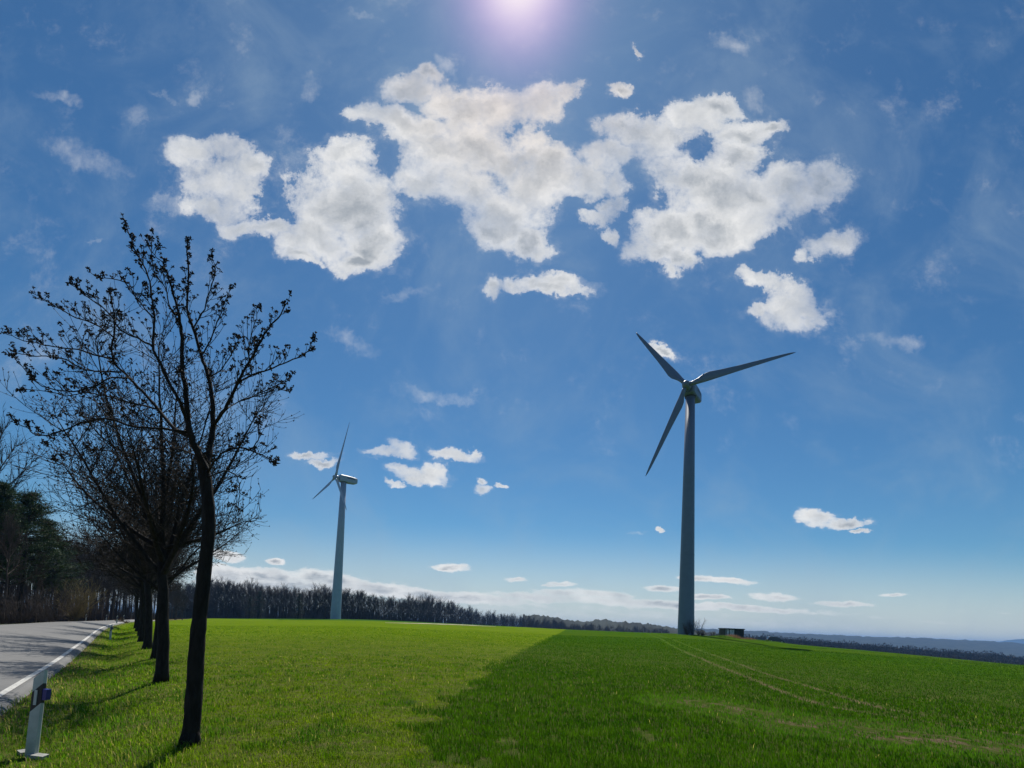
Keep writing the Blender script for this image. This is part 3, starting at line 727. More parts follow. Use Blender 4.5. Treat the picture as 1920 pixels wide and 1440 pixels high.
    o = tw.build('twigs', twigm, root); o['kind'] = 'stuff'
    tips.sort(key=lambda t: -t[1]); rest = Acc()
    for k, (p, s) in enumerate(tips):
        me = CL[k % 6]; Q = Matrix.Rotation(random.uniform(0, 6.3), 3, 'Z') @ Matrix.Rotation(random.uniform(-.8, .8), 3, 'X')
        sc = s * random.uniform(.75, 1.15)
        if k < 290:
            c = bpy.data.objects.new('flower_cluster', me); c.parent = root; c.location = p - base; c.rotation_euler = Q.to_euler(); c.scale = (sc * 1.22,) * 3; C.objects.link(c)
        else:
            b = len(rest.v); rest.v += [p - base + (Q @ v.co) * sc * 1.1 for v in me.vertices]; rest.f += [tuple(b + q_ for q_ in f.vertices) for f in me.polygons]
    o = rest.build('small_flower_clusters', budm, root); o['kind'] = 'stuff'
first_tree()

def row_tree(name, base, H, fork, rc, rtr, label, seed, dense=1.0, leanx=-.08, twscale=1.0, shift=-.55):
    random.seed(seed)
    root = empty(name, base, label, 'tree', 'trees in a row along the road verge')
    A = Acc(); n = 10; pts = []; x = 0.0
    for i in range(n + 1):
        t = i / n; pts.append(Vector((leanx * fork * t * t + random.uniform(-.02, .02), random.uniform(-.02, .02), fork * t - .05)))
    A.tube(pts, [rtr * (1.35 if i == 0 else 1.08 if i == 1 else 1 - .25 * i / n) for i in range(n + 1)], 12, .07); A.build('trunk', bark, root, True)
    tw = Acc(); bd = Acc(); cx0 = shift; cz = (H + fork) / 2 + .1; hh = (H - fork) / 2
    top = pts[-1]
    def inside(p): return ((p.x - top.x - cx0) / rc) ** 2 + (p.y / rc) ** 2 + ((p.z - cz) / (hh * 1.08)) ** 2
    nl = 12
    for k in range(nl):
        az = 2 * math.pi * k / nl + random.uniform(-.3, .3); el = R((20, 54, 72, 36, 82, 47)[k % 6] + random.uniform(-6, 6))
        d = Vector((math.cos(az) * math.cos(el), math.sin(az) * math.cos(el), math.sin(el)))
        st = pts[random.choice((-1, -1, -2, -3))]
        ln = (H - fork) * (.95 if el > 1 else .8) if el > .9 else rc * 1.05
        lp, _ = bend(st, d, ln, 12, .045, .09)
        while len(lp) > 4 and inside(lp[-1]) > 1: lp.pop()
        m = len(lp); r1 = rtr * random.uniform(.36, .52)
        LA = Acc(); LA.tube(lp, [max(.008, r1 * (1 - .85 * i / (m - 1))) for i in range(m)], 7, .08); LA.build('limb', bark, root, True)
        for i in range(2, m):
            for _ in range(int(2.3 * dense + random.random())):
                dd = (lp[i] - lp[i - 1]).normalized(); sd = dd + perp(dd) * random.uniform(.8, 1.7); sd.z += .08
                l2 = random.uniform(.5, 1.4) * rc / 2.8 * (1.2 - .5 * i / m)
                p2, _ = bend(lp[i], sd, l2, 6, .05, .10)
                while len(p2) > 3 and inside(p2[-1]) > 1.1: p2.pop()
                r2 = .012 * twscale; tw.tube(p2, [r2 * (1 - .6 * j / len(p2)) for j in range(len(p2))], 4, 0, False)
                for j in range(1, len(p2)):
                    for _ in range(2 if random.random() < .75 * dense else 1):
                        d3 = (p2[j] - p2[j - 1]).normalized(); s3 = d3 + perp(d3) * random.uniform(.7, 1.5); s3.z += .15
                        p3, _ = bend(p2[j], s3, random.uniform(.15, .65) * rc / 2.8, 4, .12, .12)
                        tw.tube(p3, [.0065 * twscale, .006 * twscale, .005 * twscale, .0042 * twscale, .0035 * twscale], 3, 0, False)
                        for q_ in (p3[-1], p3[2]):
                            e = perp(Vector((0, 0, 1))); s_ = random.uniform(.022, .046) * twscale; f_ = perp(e)
                            bd.tri(q_ - e * s_ * .6, q_ + f_ * s_, q_ + e * s_ * .6 + Vector((0, 0, s_ * .5)))
                            bd.tri(q_ - f_ * s_ * .5, q_ + e * s_, q_ + Vector((0, 0, s_)))
                        if random.random() < .5:
                            d4 = (p3[2] - p3[1]).normalized(); p4, _ = bend(p3[2], d4 + perp(d4) * .9, random.uniform(.08, .25), 2, .15, .1)
                            tw.tube(p4, [.005 * twscale, .0045 * twscale, .0035 * twscale], 3, 0, False)
    o = tw.build('twigs', twigm, root); o['kind'] = 'stuff'
    o = bd.build('buds', budm, root); o['kind'] = 'stuff'
    return root
def copy_tree(src, loc, rz, sc, label):
    r = src.copy(); r.location = loc; r.rotation_euler = (0, 0, rz); r.scale = sc; C.objects.link(r)
    if label: r['label'] = label
    for ch in src.children:
        c = ch.copy(); C.objects.link(c); c.parent = r
    return r
b2 = ground(302, 1279)

t2 = row_tree('roadside_tree', b2, 9.1, 3.5, 3.6, .145, 'bare budding tree directly behind the nearest maple, second in the roadside row', 21, 1.05)
b3 = ground(276, 1217)
t3 = row_tree('roadside_tree', b3, 10.6, 4.0, 4.3, .20, 'thick-trunked bare tree standing fourth in the roadside row', 33, .9, twscale=1.6)
ROW = [((292,1234), 'slim bare tree half hidden behind the second trunk of the row', t2, 2.0, 1.0),
       ((266,1203), 'bare tree standing fifth in the roadside row', t3, 1.2, .98),
       ((262,1192), 'bare tree standing sixth in the roadside row', t2, 4.1, 1.15),
       ((258,1184), 'bare tree standing seventh in the roadside row', t3, 3.0, 1.0),
       ((254,1177.5), 'small bare tree standing last in the roadside row by the far bend', t2, 5.5, 1.2)]
for (pp, lab, src, rz, sc) in ROW:
    g_ = ground(*pp); copy_tree(src, g_, rz, (sc,) * 3, lab)

# woods: unit trees about 16 m tall
def wood_tree(name, seed, mat, H=16.0, spread=.30, lv=(16, 6, 4), first=.35, fine=1.0):
    random.seed(seed); root = empty(name, (0, 0, 0), 'tree', 'tree')
    tr = Acc(); cr_ = Acc(); pts = []
    for i in range(9):
        t = i / 8; pts.append(Vector((random.uniform(-.25, .25) * t, random.uniform(-.25, .25) * t, H * .80 * t - .4)))
    tr.tube(pts, [.24 * (1 - .8 * i / 8) for i in range(9)], 6, .08); tr.build('trunk', mat, root, True)
    for k in range(lv[0]):
        t = first + (1 - first) * (k / lv[0]) ** .9; i = min(7, int(t * 8)); p = pts[i].lerp(pts[i + 1], t * 8 - i)
        az = k * 2.4 + random.uniform(-.5, .5); el = R(18 + 60 * (t - first) / (1 - first)) + random.uniform(-.1, .1)
        d = Vector((math.cos(az) * math.cos(el), math.sin(az) * math.cos(el), math.sin(el)))
        ln = H * spread * (1.15 - .45 * t) * random.uniform(.75, 1.15)
        lp, _ = bend(p, d, ln, 6, .08, .13); cr_.tube(lp, [.075 * (1 - .75 * j / 6) for j in range(7)], 4, 0, False)
        for j in range(1, 7):
            for _ in range(lv[1] // 2 + 1):
                dd = (lp[j] - lp[j - 1]).normalized(); s2 = dd + perp(dd) * random.uniform(.5, 1.1); s2.z += .2
                p2, _ = bend(lp[j], s2, ln * random.uniform(.2, .5), 4, .10, .13); cr_.tube(p2, [.028 * fine, .024 * fine, .02 * fine, .017 * fine, .012 * fine], 3, 0, False)
                for m in (1, 2, 3, 4):
                    for __ in range(lv[2] // 2):
                        d3 = (p2[m] - p2[m - 1]).normalized(); s3 = d3 + perp(d3) * random.uniform(.5, 1.2); s3.z += .2
                        q_ = p2[m] + s3.normalized() * ln * random.uniform(.10, .24); w_ = perp(s3) * .014 * fine
                        cr_.tri(p2[m] - w_, p2[m] + w_, q_)
    o = cr_.build('crown', mat, root); o['kind'] = 'stuff'
    return root
def pine(name, seed, H=13.0, spread=3.4, mat=None, conical=False, n=150, clump=120):
    random.seed(seed); root = empty(name, (0, 0, 0), 'pine', 'tree'); mat = mat or needle
    tr = Acc(); pts = [Vector((random.uniform(-.1, .1), random.uniform(-.1, .1), H * .95 * i / 8 - .3)) for i in range(9)]
    tr.tube(pts, [.2 * (1 - .85 * i / 8) for i in range(9)], 8, .08)
    cr_ = Acc()
    for k in range(n):
        t = (k + random.random()) / n; z = H * (.10 + .88 * t) if conical else H * (.34 + .65 * t ** .9)
        rr = spread * ((1 - t) ** .85 + .06 if conical else (math.sin(math.pi * min(1, (t * .78 + .2))) ** .7)) * random.uniform(.55, 1.1)
        az = random.uniform(0, 2 * math.pi); tip = Vector((math.cos(az) * rr, math.sin(az) * rr, z + (.22 * rr if not conical else -.12 * rr)))
        st = Vector((0, 0, z - .1)); tr.tube([st, st.lerp(tip, .5) + Vector((0, 0, -.05)), tip], [.05, .03, .012], 4, 0, False)
        for j in range(clump):
            f_ = random.uniform(.25, 1.05); c = st.lerp(tip, f_) + Vector((random.gauss(0, .28), random.gauss(0, .28), random.gauss(.05, .10)))
            d = Vector((random.gauss(0, 1), random.gauss(0, 1), random.gauss(.35, .6))).normalized() * random.uniform(.12, .30); w_ = perp(d) * .032
            cr_.tri(c - w_, c + w_, c + d)
    tr.build('trunk', bark, root, True); o = cr_.build('crown', mat, root); o['kind'] = 'stuff'
    return root
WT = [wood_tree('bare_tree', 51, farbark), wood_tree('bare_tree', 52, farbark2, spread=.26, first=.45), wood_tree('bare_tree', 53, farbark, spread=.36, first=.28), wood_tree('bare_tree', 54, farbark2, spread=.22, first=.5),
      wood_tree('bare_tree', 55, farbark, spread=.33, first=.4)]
PT = [pine('pine_tree', 61), pine('pine_tree', 62, 13.0, 2.2)]
SP = [pine('spruce_tree', 63, 13.0, 2.4, spruce, True, 130, 60)]
used = set()
def put(src, loc, rz, sc, label, group):
    if src.name not in used:
        used.add(src.name); r = src; r.location = loc; r.rotation_euler = (0, 0, rz); r.scale = sc
    else: r = copy_tree(src, loc, rz, sc, None)
    r['label'] = label; r['group'] = group; return r
def stand(src, px, ptop, Y, H0, label, group, wid=1.0):
    top = at(px, ptop, Y); zb = Z(top.x, top.y) - .2; h = max(2.5, top.z - zb); s = h / H0
    sw = s * wid
    return put(src, Vector((top.x, top.y, zb)), random.uniform(0, 6.28), (sw, sw, s), label, group)
random.seed(11)
G1 = 'trees at the wood edge left of the road'
# named individuals at the left
stand(PT[0], 58, 925, 56, 13, 'dark green pine at the road edge, its crown reaching out over the verge', G1, 1.0)
stand(PT[1], 4, 905, 52, 13, 'dark pine cut by the left edge of the photo', G1, 1.0)
stand(PT[1], 92, 975, 66, 13, 'pine with layered branches right of the tall road edge pine', G1, 1.15)
stand(PT[0], 118, 1015, 84, 13, 'low broad pine at the right end of the pines', G1, 1.2)
stand(PT[0], 30, 945, 68, 13, 'pine standing behind and between the two front pines', G1, 1.1)
stand(WT[0], -4, 835, 60, 13.5, 'tall bare tree rising above the pines at the left edge', G1, .8)
stand(WT[1], 22, 985, 50, 13.5, 'brown bare tree in front of the leftmost pines', G1, .8)
stand(WT[3], 78, 1040, 58, 13.5, 'thin bare tree in front of the layered pine', G1, .8)
stand(WT[2], 102, 1070, 66, 13.5, 'low bare tree with crooked pale branches beside the pines', G1, .9)
lab1 = 'tall bare tree in the wood behind the roadside row'
for k in range(46):
    px = 112 + k * 5.2 + random.uniform(-3, 3); tp = np.interp(px, [110, 150, 200, 300, 345], [1035, 1022, 1030, 1058, 1098]) + random.uniform(0, 22)
    stand(WT[k % 5], px, tp, random.uniform(100, 165), 13.5, lab1, 'bare trees of the wood behind the bend', .8)
# far treeline across the field
tl = [(325,1100),(350,1098),(385,1097),(400,1094),(450,1095),(500,1103),(560,1108),(600,1105),(640,1108),(680,1112),(720,1124),(800,1122),(840,1131),(900,1148),(960,1155),(1010,1160),(1060,1168),(1150,1176),(1260,1183)]
Yl = [(325,268),(640,275),(750,330),(840,430),(900,560),(960,620),(1060,660),(1260,680)]
lab2 = 'bare tree of the dark treeline across the field'
k = 0; px = 322.0
while px < 1255:
    Yb = np.interp(px, [p[0] for p in Yl], [p[1] for p in Yl]); tp = np.interp(px, [p[0] for p in tl], [p[1] for p in tl])
    g3 = 'bare trees of the treeline across the field'
    stand(WT[k % 5], px, tp + random.uniform(1, 11), Yb + random.uniform(0, 12), 13.5, lab2, g3, 1.15)
    if k % 2 == 0: stand(WT[(k + 2) % 5], px + random.uniform(-5, 5), tp + random.uniform(1, 11), Yb + random.uniform(14, 30), 13.5, lab2, g3, 1.1)
    px += random.uniform(5.0, 8.0) * np.interp(px, [322, 800, 1050], [1.15, .8, .6]); k += 1
for px, tp, lab in ((488,1107,'left of two dark spruces in the treeline across the field'),(562,1112,'dark spruce in the treeline, just left of the smaller turbine'),(470,1118,'short dark spruce beside the left spruce of the treeline'),(335,1094,'dark conifer at the left end of the treeline, seen between two trunks')):
    stand(SP[0], px, tp, 262, 13, lab, 'conifers in the treeline across the field', 1.5)

def woodland():
    """dense trunks and brush deeper in the wood"""
    random.seed(5); A = Acc()
    def stick(x, y, h, r):
        z = Z(x, y) - .5; p = Vector((x, y, z)); b = len(A.v); w_ = Vector((r, 0, 0)); v_ = Vector((0, r, 0)); t = Vector((random.uniform(-.5, .5), random.uniform(-.5, .5), h))
        A.v += [p - w_, p + w_, p + v_, p + t - w_ * .3, p + t + w_ * .3, p + t + v_ * .3]
        A.f += [(b, b + 1, b + 4, b + 3), (b + 1, b + 2, b + 5, b + 4), (b + 2, b, b + 3, b + 5)]
        for _ in range(7):
            s_ = p + t * random.uniform(.05, .98); d = Vector((random.gauss(0, 1), random.gauss(0, 1), random.uniform(.2, 1.4))).normalized() * h * random.uniform(.06, .16); q_ = perp(d) * r * .45
            A.tri(s_ - q_, s_ + q_, s_ + d)
    for i in range(8000):
        px = random.uniform(318, 1262); Yb = np.interp(px, [p[0] for p in Yl], [p[1] for p in Yl]); tp = np.interp(px, [p[0] for p in tl], [p[1] for p in tl])
        Y = Yb + 3 + 60 * random.random() ** 1.5; t = at(px, tp + 8, Y); x, y = t.x, t.y; h = max(3, (t.z - Z(x, y)) * random.uniform(.15, .70)); stick(x, y, h, .22 * Yb / 270)
    for i in range(4200):
        px = random.uniform(-250, 345); Y = random.uniform(60, 185) if px > 100 else random.uniform(54, 110)
        tp = np.interp(px, [-250, 60, 110, 150, 300, 345], [960, 990, 1050, 1050, 1075, 1105]); t = at(px, tp, Y)
        if sdist(np.array(t.x), np.array(t.y), RLp) > -ROADW - 6: continue
        h = max(2, (t.z - Z(t.x, t.y)) * random.uniform(.25, .9)); stick(t.x, t.y, h, .07)
    o = A.build('woodland', farbark); o['kind'] = 'stuff'
woodland()

def shrub(name, base, H, W_, n, mat, label, seed, group=None, rad=.012, ups=.9):
    random.seed(seed); root = empty(name, base, label, 'shrub', group); st = Acc(); tw = Acc()
    for k in range(n):
        az = random.uniform(0, 6.28); d = Vector((math.cos(az) * W_ / H * random.random(), math.sin(az) * W_ / H * random.random(), ups))
        p, _ = bend(Vector((math.cos(az) * .1, math.sin(az) * .1, -.1)), d, H * random.uniform(.6, 1.05), 6, .03, .14)
        st.tube(p, [rad * (1.4 - j * .17) for j in range(7)], 4, 0, False)
        for j in range(1, 7):
            for _ in range(3):
                dd = (p[j] - p[j - 1]).normalized(); s2 = dd + perp(dd) * random.uniform(.5, 1.1); p2, _ = bend(p[j], s2, H * random.uniform(.10, .28), 3, .08, .15)
                tw.tube(p2, [rad * .5, rad * .45, rad * .35, rad * .25], 3, 0, False)
                for m in (1, 2, 3):
                    q_ = p2[m] + (p2[m] - p2[m - 1] + perp(d) * H * .04) * random.uniform(.8, 1.6); w_ = perp(d) * rad * .45; tw.tri(p2[m] - w_, p2[m] + w_, q_)
    st.build('stem', mat, root); o = tw.build('twigs', mat, root); o['kind'] = 'stuff'; return root
g_ = at(140, 1163, 74); shrub('willow_bush', (g_.x, g_.y, Z(g_.x, g_.y)), 5.4, 4.0, 34, catkin, 'pale catkin covered willow bush in front of the dark wood', 71, rad=.03)
g_ = at(165, 1163, 82); shrub('willow_bush', (g_.x, g_.y, Z(g_.x, g_.y)), 4.6, 3.6, 26, farbark2, 'brownish bush right of the pale willow bush', 72, rad=.03)
for k, (px, Y, h, lab) in enumerate(((36,50,3.4,'brown dry bush at the wood edge below the leftmost pines'),(80,57,3.2,'leafless brown bush right of the road edge pine trunk'),(104,64,3.6,'twiggy bush between the pines and the pale willow bush'),(8,47,2.4,'low dry bush at the left edge of the photo'))):
    g_ = at(px, 1165, Y); shrub('dry_bush', (g_.x, g_.y, Z(g_.x, g_.y)), h, h * .9, 22, farbark2, lab, 75 + k, rad=.02)

def far_forest():
    """valley wood beyond the right of the field, seen as one dark band"""
    random.seed(9); A = Acc()
    band = [(1330,1187),(1395,1189),(1440,1191),(1508,1196),(1617,1205),(1725,1213),(1806,1220),(1861,1223),(1920,1231),(2050,1245),(2300,1270)]
    def con(c, h, r):
        b = len(A.v); n = 6
        for z_, rr in ((0, 1), (.3, .8), (.32, .95), (.6, .45), (.62, .58), (1, .02)):
            for k in range(n):
                q_ = 2 * math.pi * k / n + z_; s = rr * r * random.uniform(.7, 1.2); A.v.append(c + Vector((math.cos(q_) * s, math.sin(q_) * s, h * z_)))
        for i in range(5):
            for k in range(n): A.f.append((b + i * n + k, b + i * n + (k + 1) % n, b + (i + 1) * n + (k + 1) % n, b + (i + 1) * n + k))
    def dec(c, h, r):
        for _ in range(60):
            d = Vector((random.gauss(0, 1), random.gauss(0, 1), abs(random.gauss(0, 1)))).normalized(); s_ = c + Vector((d.x * r * .3, d.y * r * .3, h * .3)); e = c + Vector((d.x * r, d.y * r, h * (.45 + .55 * d.z))); w_ = perp(d) * .45
            A.tri(s_ - w_, s_ + w_, e)
            for __ in range(2): g3 = perp(d) * .25; A.tri(e - g3, e + g3, e + d * h * .10 + perp(d) * .7)
    us = np.arange(1325, 2260, 2.5)
    for row in range(4):                                             # closed canopy between the tree tops
        Y = 530 + row * 60; b = len(A.v); n = len(us)
        for i, u in enumerate(us):
            tp = np.interp(u, [p[0] for p in band], [p[1] for p in band]) + (3.2 - row) * 6 + 3.5 + (float(fbm(u * .13, row * 7.3, 1.0, 8, 3)) - .5) * 6
            t = at(u, tp, Y + random.uniform(-6, 6)); A.v += [t + Vector((0, -9, -22)), t + Vector((0, random.uniform(-2, 2), 0)), t + Vector((0, 26, -4))]
        for i in range(n - 1):
            for j in (0, 1): A.f.append((b + i * 3 + j, b + (i + 1) * 3 + j, b + (i + 1) * 3 + j + 1, b + i * 3 + j + 1))
    for row in range(9):
        Y = 520 + row * 26; px = 1325.0
        while px < 2250:
            tp = np.interp(px, [p[0] for p in band], [p[1] for p in band]) + (8 - row) * 2.4 + random.uniform(-1.5, 3.0)
            t = at(px, tp, Y + random.uniform(-8, 8)); h = random.uniform(16, 24)
            (con if random.random() < .35 else dec)(t - Vector((0, 0, h)), h, random.uniform(3, 4.5)); px += random.uniform(3.5, 7)
    o = A.build('forest', simple('forest_far', (.055, .048, .045), .9, .1, .5, .05)); o['kind'] = 'stuff'
far_forest()

# ------------------------------------------------------------------ wind turbines
def turbine(name, bpx, bpy_, Yb, toppx, toppy, hubpx, dbase, dtop, RB, yaw, tilt, phi, cone, label, seed, baked_paint=baked_paint):
    bp = at(bpx, bpy_, Yb); base = Vector((bp.x, bp.y, Z(bp.x, bp.y)))
    d = ray(toppx, toppy); H = EYE + d.z * (Yb / d.y) - base.z
    root = empty(name, base, label, 'wind turbine', 'wind turbines in the field')
    def O(p): return p
    A = Acc(); n = 40; rings = []
    for z_, r_ in ((-.5, dbase / 2), (0, dbase / 2), (H * .33, dbase / 2 + (dtop - dbase) / 2 * .36), (H * .66, dbase / 2 + (dtop - dbase) / 2 * .69), (H, dtop / 2)):
        rings.append([Vector((math.cos(2 * math.pi * k / n) * r_, math.sin(2 * math.pi * k / n) * r_, z_)) for k in range(n)])
    A.loft(rings); A.build('tower', baked_paint, root, True)
    for z_, r_ in ((H * .33, dbase / 2 + (dtop - dbase) / 2 * .36), (H * .66, dbase / 2 + (dtop - dbase) / 2 * .69), (H - .15, dtop / 2 + .12)):
        A = Acc(); A.loft([[Vector((math.cos(2 * math.pi * k / n) * (r_ + e), math.sin(2 * math.pi * k / n) * (r_ + e), z_ + dz)) for k in range(n)] for e, dz in ((.0, -.09), (.03, -.07), (.03, .07), (.0, .09))], True, False); A.build('flange', baked_paint, root, True)
    a = Vector((-math.sin(yaw) * math.cos(tilt), -math.cos(yaw) * math.cos(tilt), math.sin(tilt)))
    ah = Vector((-math.sin(yaw), -math.cos(yaw), 0)); sd = ah.cross(Vector((0, 0, 1))).normalized(); sd_ = a.cross(Vector((0, 0, 1))).normalized(); up = sd_.cross(a)
    # door at the foot
    A = Acc(); t_ = Vector((.35, -1, 0)).normalized(); s2 = t_.cross(Vector((0, 0, 1))); c = t_ * (dbase / 2 + .0) + Vector((0, 0, 1.6))
    Mx = Matrix((s2, t_, Vector((0, 0, 1)))).transposed(); A.box(c, (.5, .08, 1.1), Mx); A.build('door', baked_paint, root)
    over = 4.1; topz = Vector((0, 0, H))
    def NP(al, si, z_): return topz + ah * al + sd * si + Vector((0, 0, z_))
    # nacelle: bevelled long housing tapering to the rear
    hw = 1.65; rings = []
    for al, w_, zb, zt in ((2.5, 1.35, .45, 3.0), (1.9, 1.62, .18, 3.35), (-2.5, 1.65, .12, 3.35), (-5.3, 1.55, .30, 3.15), (-6.2, 1.42, .62, 2.95)):
        b_ = .35; rings.append([NP(al, -w_ + b_, zb), NP(al, w_ - b_, zb), NP(al, w_, zb + b_), NP(al, w_, zt - b_), NP(al, w_ - b_, zt), NP(al, -w_ + b_, zt), NP(al, -w_, zt - b_), NP(al, -w_, zb + b_)])
    A = Acc(); A.loft(rings); nac = A.build('nacelle', baked_paint, root)
    A = Acc()
    for s_ in (-1, 1):                                                # dark lettering-like stripe panel on each side
        for al0, al1 in ((-1.0, -4.9),):
            p = [NP(al0, s_ * 1.665, 2.0), NP(al1, s_ * 1.61, 2.0), NP(al1, s_ * 1.61, 2.55), NP(al0, s_ * 1.665, 2.55)]; b = len(A.v); A.v += p + [q_ + sd * s_ * .02 for q_ in p]
            A.f += [(b + 4, b + 5, b + 6, b + 7), (b, b + 1, b + 5, b + 4), (b + 2, b + 3, b + 7, b + 6)]
    A.build('side_stripe', simple('stripe_blue_grey_' + str(seed), (.06, .08, .14), .5), nac)
    A = Acc(); A.loft([[topz + Vector((math.cos(2 * math.pi * k / n) * r_, math.sin(2 * math.pi * k / n) * r_, z_)) for k in range(n)] for r_, z_ in ((dtop / 2 + .25, -.05), (dtop / 2 + .25, .3))]); A.build('yaw_ring', dark_gap, root)
    A = Acc(); m0 = NP(-4.8, .5, 3.1); A.tube([m0, m0 + Vector((0, 0, 1.2))], [.04, .03], 6); A.tube([m0 + Vector((0, 0, .9)) - sd * .4, m0 + Vector((0, 0, .9)) + sd * .4], [.03, .03], 5); A.box(m0 + Vector((0, 0, 1.2)), (.1, .1, .06)); A.build('wind_sensor', dark_gap, nac)
    hub = topz + ah * over + Vector((0, 0, 1.75))
    A = Acc(); m_ = 20; rr = []
    for al, r_ in ((-1.5, 1.0), (-.9, 1.1), (.2, 1.1), (.8, .9), (1.2, .55), (1.35, .1)):
        rr.append([hub + a * al + (sd_ * math.cos(2 * math.pi * k / m_) + up * math.sin(2 * math.pi * k / m_)) * r_ for k in range(m_)])
    A.loft(rr); A.build('hub', baked_paint, root, True)
    for k in range(3):
        t = phi + k * 2 * math.pi / 3; v = ((up * math.cos(t) + sd_ * math.sin(t)) * math.cos(cone) + a * math.sin(cone)).normalized()
        e = a.cross(v).normalized(); w0 = v.cross(e)
        A = Acc(); rings = []; m2 = 16
        for s_, ch, th, le in ((.03, 1.15, 1.15, .575), (.07, 1.15, 1.1, .575), (.12, 1.55, .85, .62), (.18, 2.25, .62, .66), (.235, 2.35, .50, .64), (.32, 2.05, .40, .58), (.48, 1.6, .28, .48), (.65, 1.25, .2, .38), (.8, .95, .14, .3), (.91, .68, .09, .23), (.97, .42, .06, .16), (1.0, .10, .02, .05)):
            tw_ = R(16) * (1 - s_) ** 2 ; ring = []
            for j in range(m2):
                q_ = 2 * math.pi * j / m2; cx = .5 * (1 - math.cos(q_)); xe = -le + ch * cx
                tk = th * .5 * math.sin(q_) * (1 if s_ < .1 else (1.35 * (1 - cx) ** .6 * (cx + .02) ** .25)); pz = tk
                ring.append(hub + v * (RB * s_) + (e * math.cos(tw_) + w0 * math.sin(tw_)) * xe + (w0 * math.cos(tw_) - e * math.sin(tw_)) * pz + a * (-.0 * s_))
            rings.append(ring)
        A.loft(rings); A.build('blade', baked_paint, root, True)
    return root
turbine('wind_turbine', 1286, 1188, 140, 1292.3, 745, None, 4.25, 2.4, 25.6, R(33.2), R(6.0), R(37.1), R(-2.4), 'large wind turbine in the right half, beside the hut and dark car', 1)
turbine('wind_turbine', 629, 1160.5, 247, 644.4, 905, None, 4.75, 2.5, 26.2, R(48.6), R(5.3), R(104.7), R(.1), 'smaller looking farther wind turbine standing before the treeline', 2, sunlit_paint)

# ------------------------------------------------------------------ marker posts
def post(name, base, label, rz, tilt=(0, 0), H=1.0, near=False):
    root = empty(name, base, label, 'marker post', 'white marker posts along the road'); root.rotation_euler = (tilt[0], tilt[1], rz)
    def prof(z_, sc=1.0):
        w_ = .062 * sc; return [(-w_, -.035, z_), (w_, -.035, z_), (w_ * .9, .012, z_), (w_ * .25, .055, z_), (-w_ * .25, .055, z_), (-w_ * .9, .012, z_)]
    def slope(x): return .055 * (x / .062)                           # top and band rise to the right
    def body(z0, z1, name_, mat, sc, s0, s1):
        A = Acc(); A.loft([[Vector((x, y, z0 + (slope(x) if s0 else 0))) for x, y, _ in prof(0, sc)], [Vector((x, y, z1 + (slope(x) if s1 else 0))) for x, y, _ in prof(0, sc)]]); return A.build(name_, mat, root)
    body(-.1, .575, 'lower_body', post_white, 1.0, False, True); body(.575, .80, 'black_band', post_black, 1.012, True, True); body(.80, .955, 'cap', post_white, 1.0, True, True)
    A = Acc(); A.box((-.008, -.0385, .69), (.018, .004, .085)); A.build('reflector', reflector, root)
    A = Acc(); A.loft([[Vector((.058, -.03, .665)), Vector((.112, -.03, .665)), Vector((.112, .03, .665)), Vector((.058, .03, .665))], [Vector((.058, -.03, .79)), Vector((.115, -.03, .785)), Vector((.115, .03, .785)), Vector((.058, .03, .79))]]); A.build('blue_reflector', blue_plastic, root)
    if near:
        for cx, cy, hx, hy, rz_ in ((.10, -.03, .08, .06, .3), (-.17, .04, .055, .04, -.4)):
            A = Acc(); A.box((cx, cy, .035), (hx, hy, .02), Matrix.Rotation(rz_, 3, 'Z') @ Matrix.Rotation(.12, 3, 'Y')); A.build('base_stone', concrete, root)
    return root
pb = ground(62, 1402)
PSC = (at(78, 1256, pb.y).z - pb.z) / 1.0
P1 = post('marker_post', pb, 'nearest white marker post with black band and blue reflector in the grass', R(-6), (0, R(1.6)), near=True); P1.scale = (PSC,) * 3
def copy_post(px, py, Y, label, rz=0):
    g2 = at(px, py, Y) if Y else ground(px, py); loc = Vector((g2.x, g2.y, Z(g2.x, g2.y)))
    r = P1.copy(); r.location = loc; r.rotation_euler = (0, R(.5), rz); r['label'] = label; C.objects.link(r)
    for ch in P1.children:
        if ch.name.startswith('base_stone'): continue
        c = ch.copy(); C.objects.link(c); c.parent = r
copy_post(207, 1195.5, None, 'second white marker post, right of the road line before the bend')
copy_post(218.5, 1173, 70, 'small far marker post at the inside of the road bend')
copy_post(231, 1170.5, 78, 'farthest marker post at the bend, next to the dark brush heap')
copy_post(160.5, 1166, 75, 'tiny marker post on the far side of the road before the wood')
copy_post(199, 1164.5, 88, 'tiny marker post on the far side of the bend')
g_ = at(227, 1170, 77); shrub('brush_heap', (g_.x, g_.y, Z(g_.x, g_.y)), .95, 1.3, 26, litter, 'dark low brush heap beside the far road bend', 91, rad=.03, ups=.25)

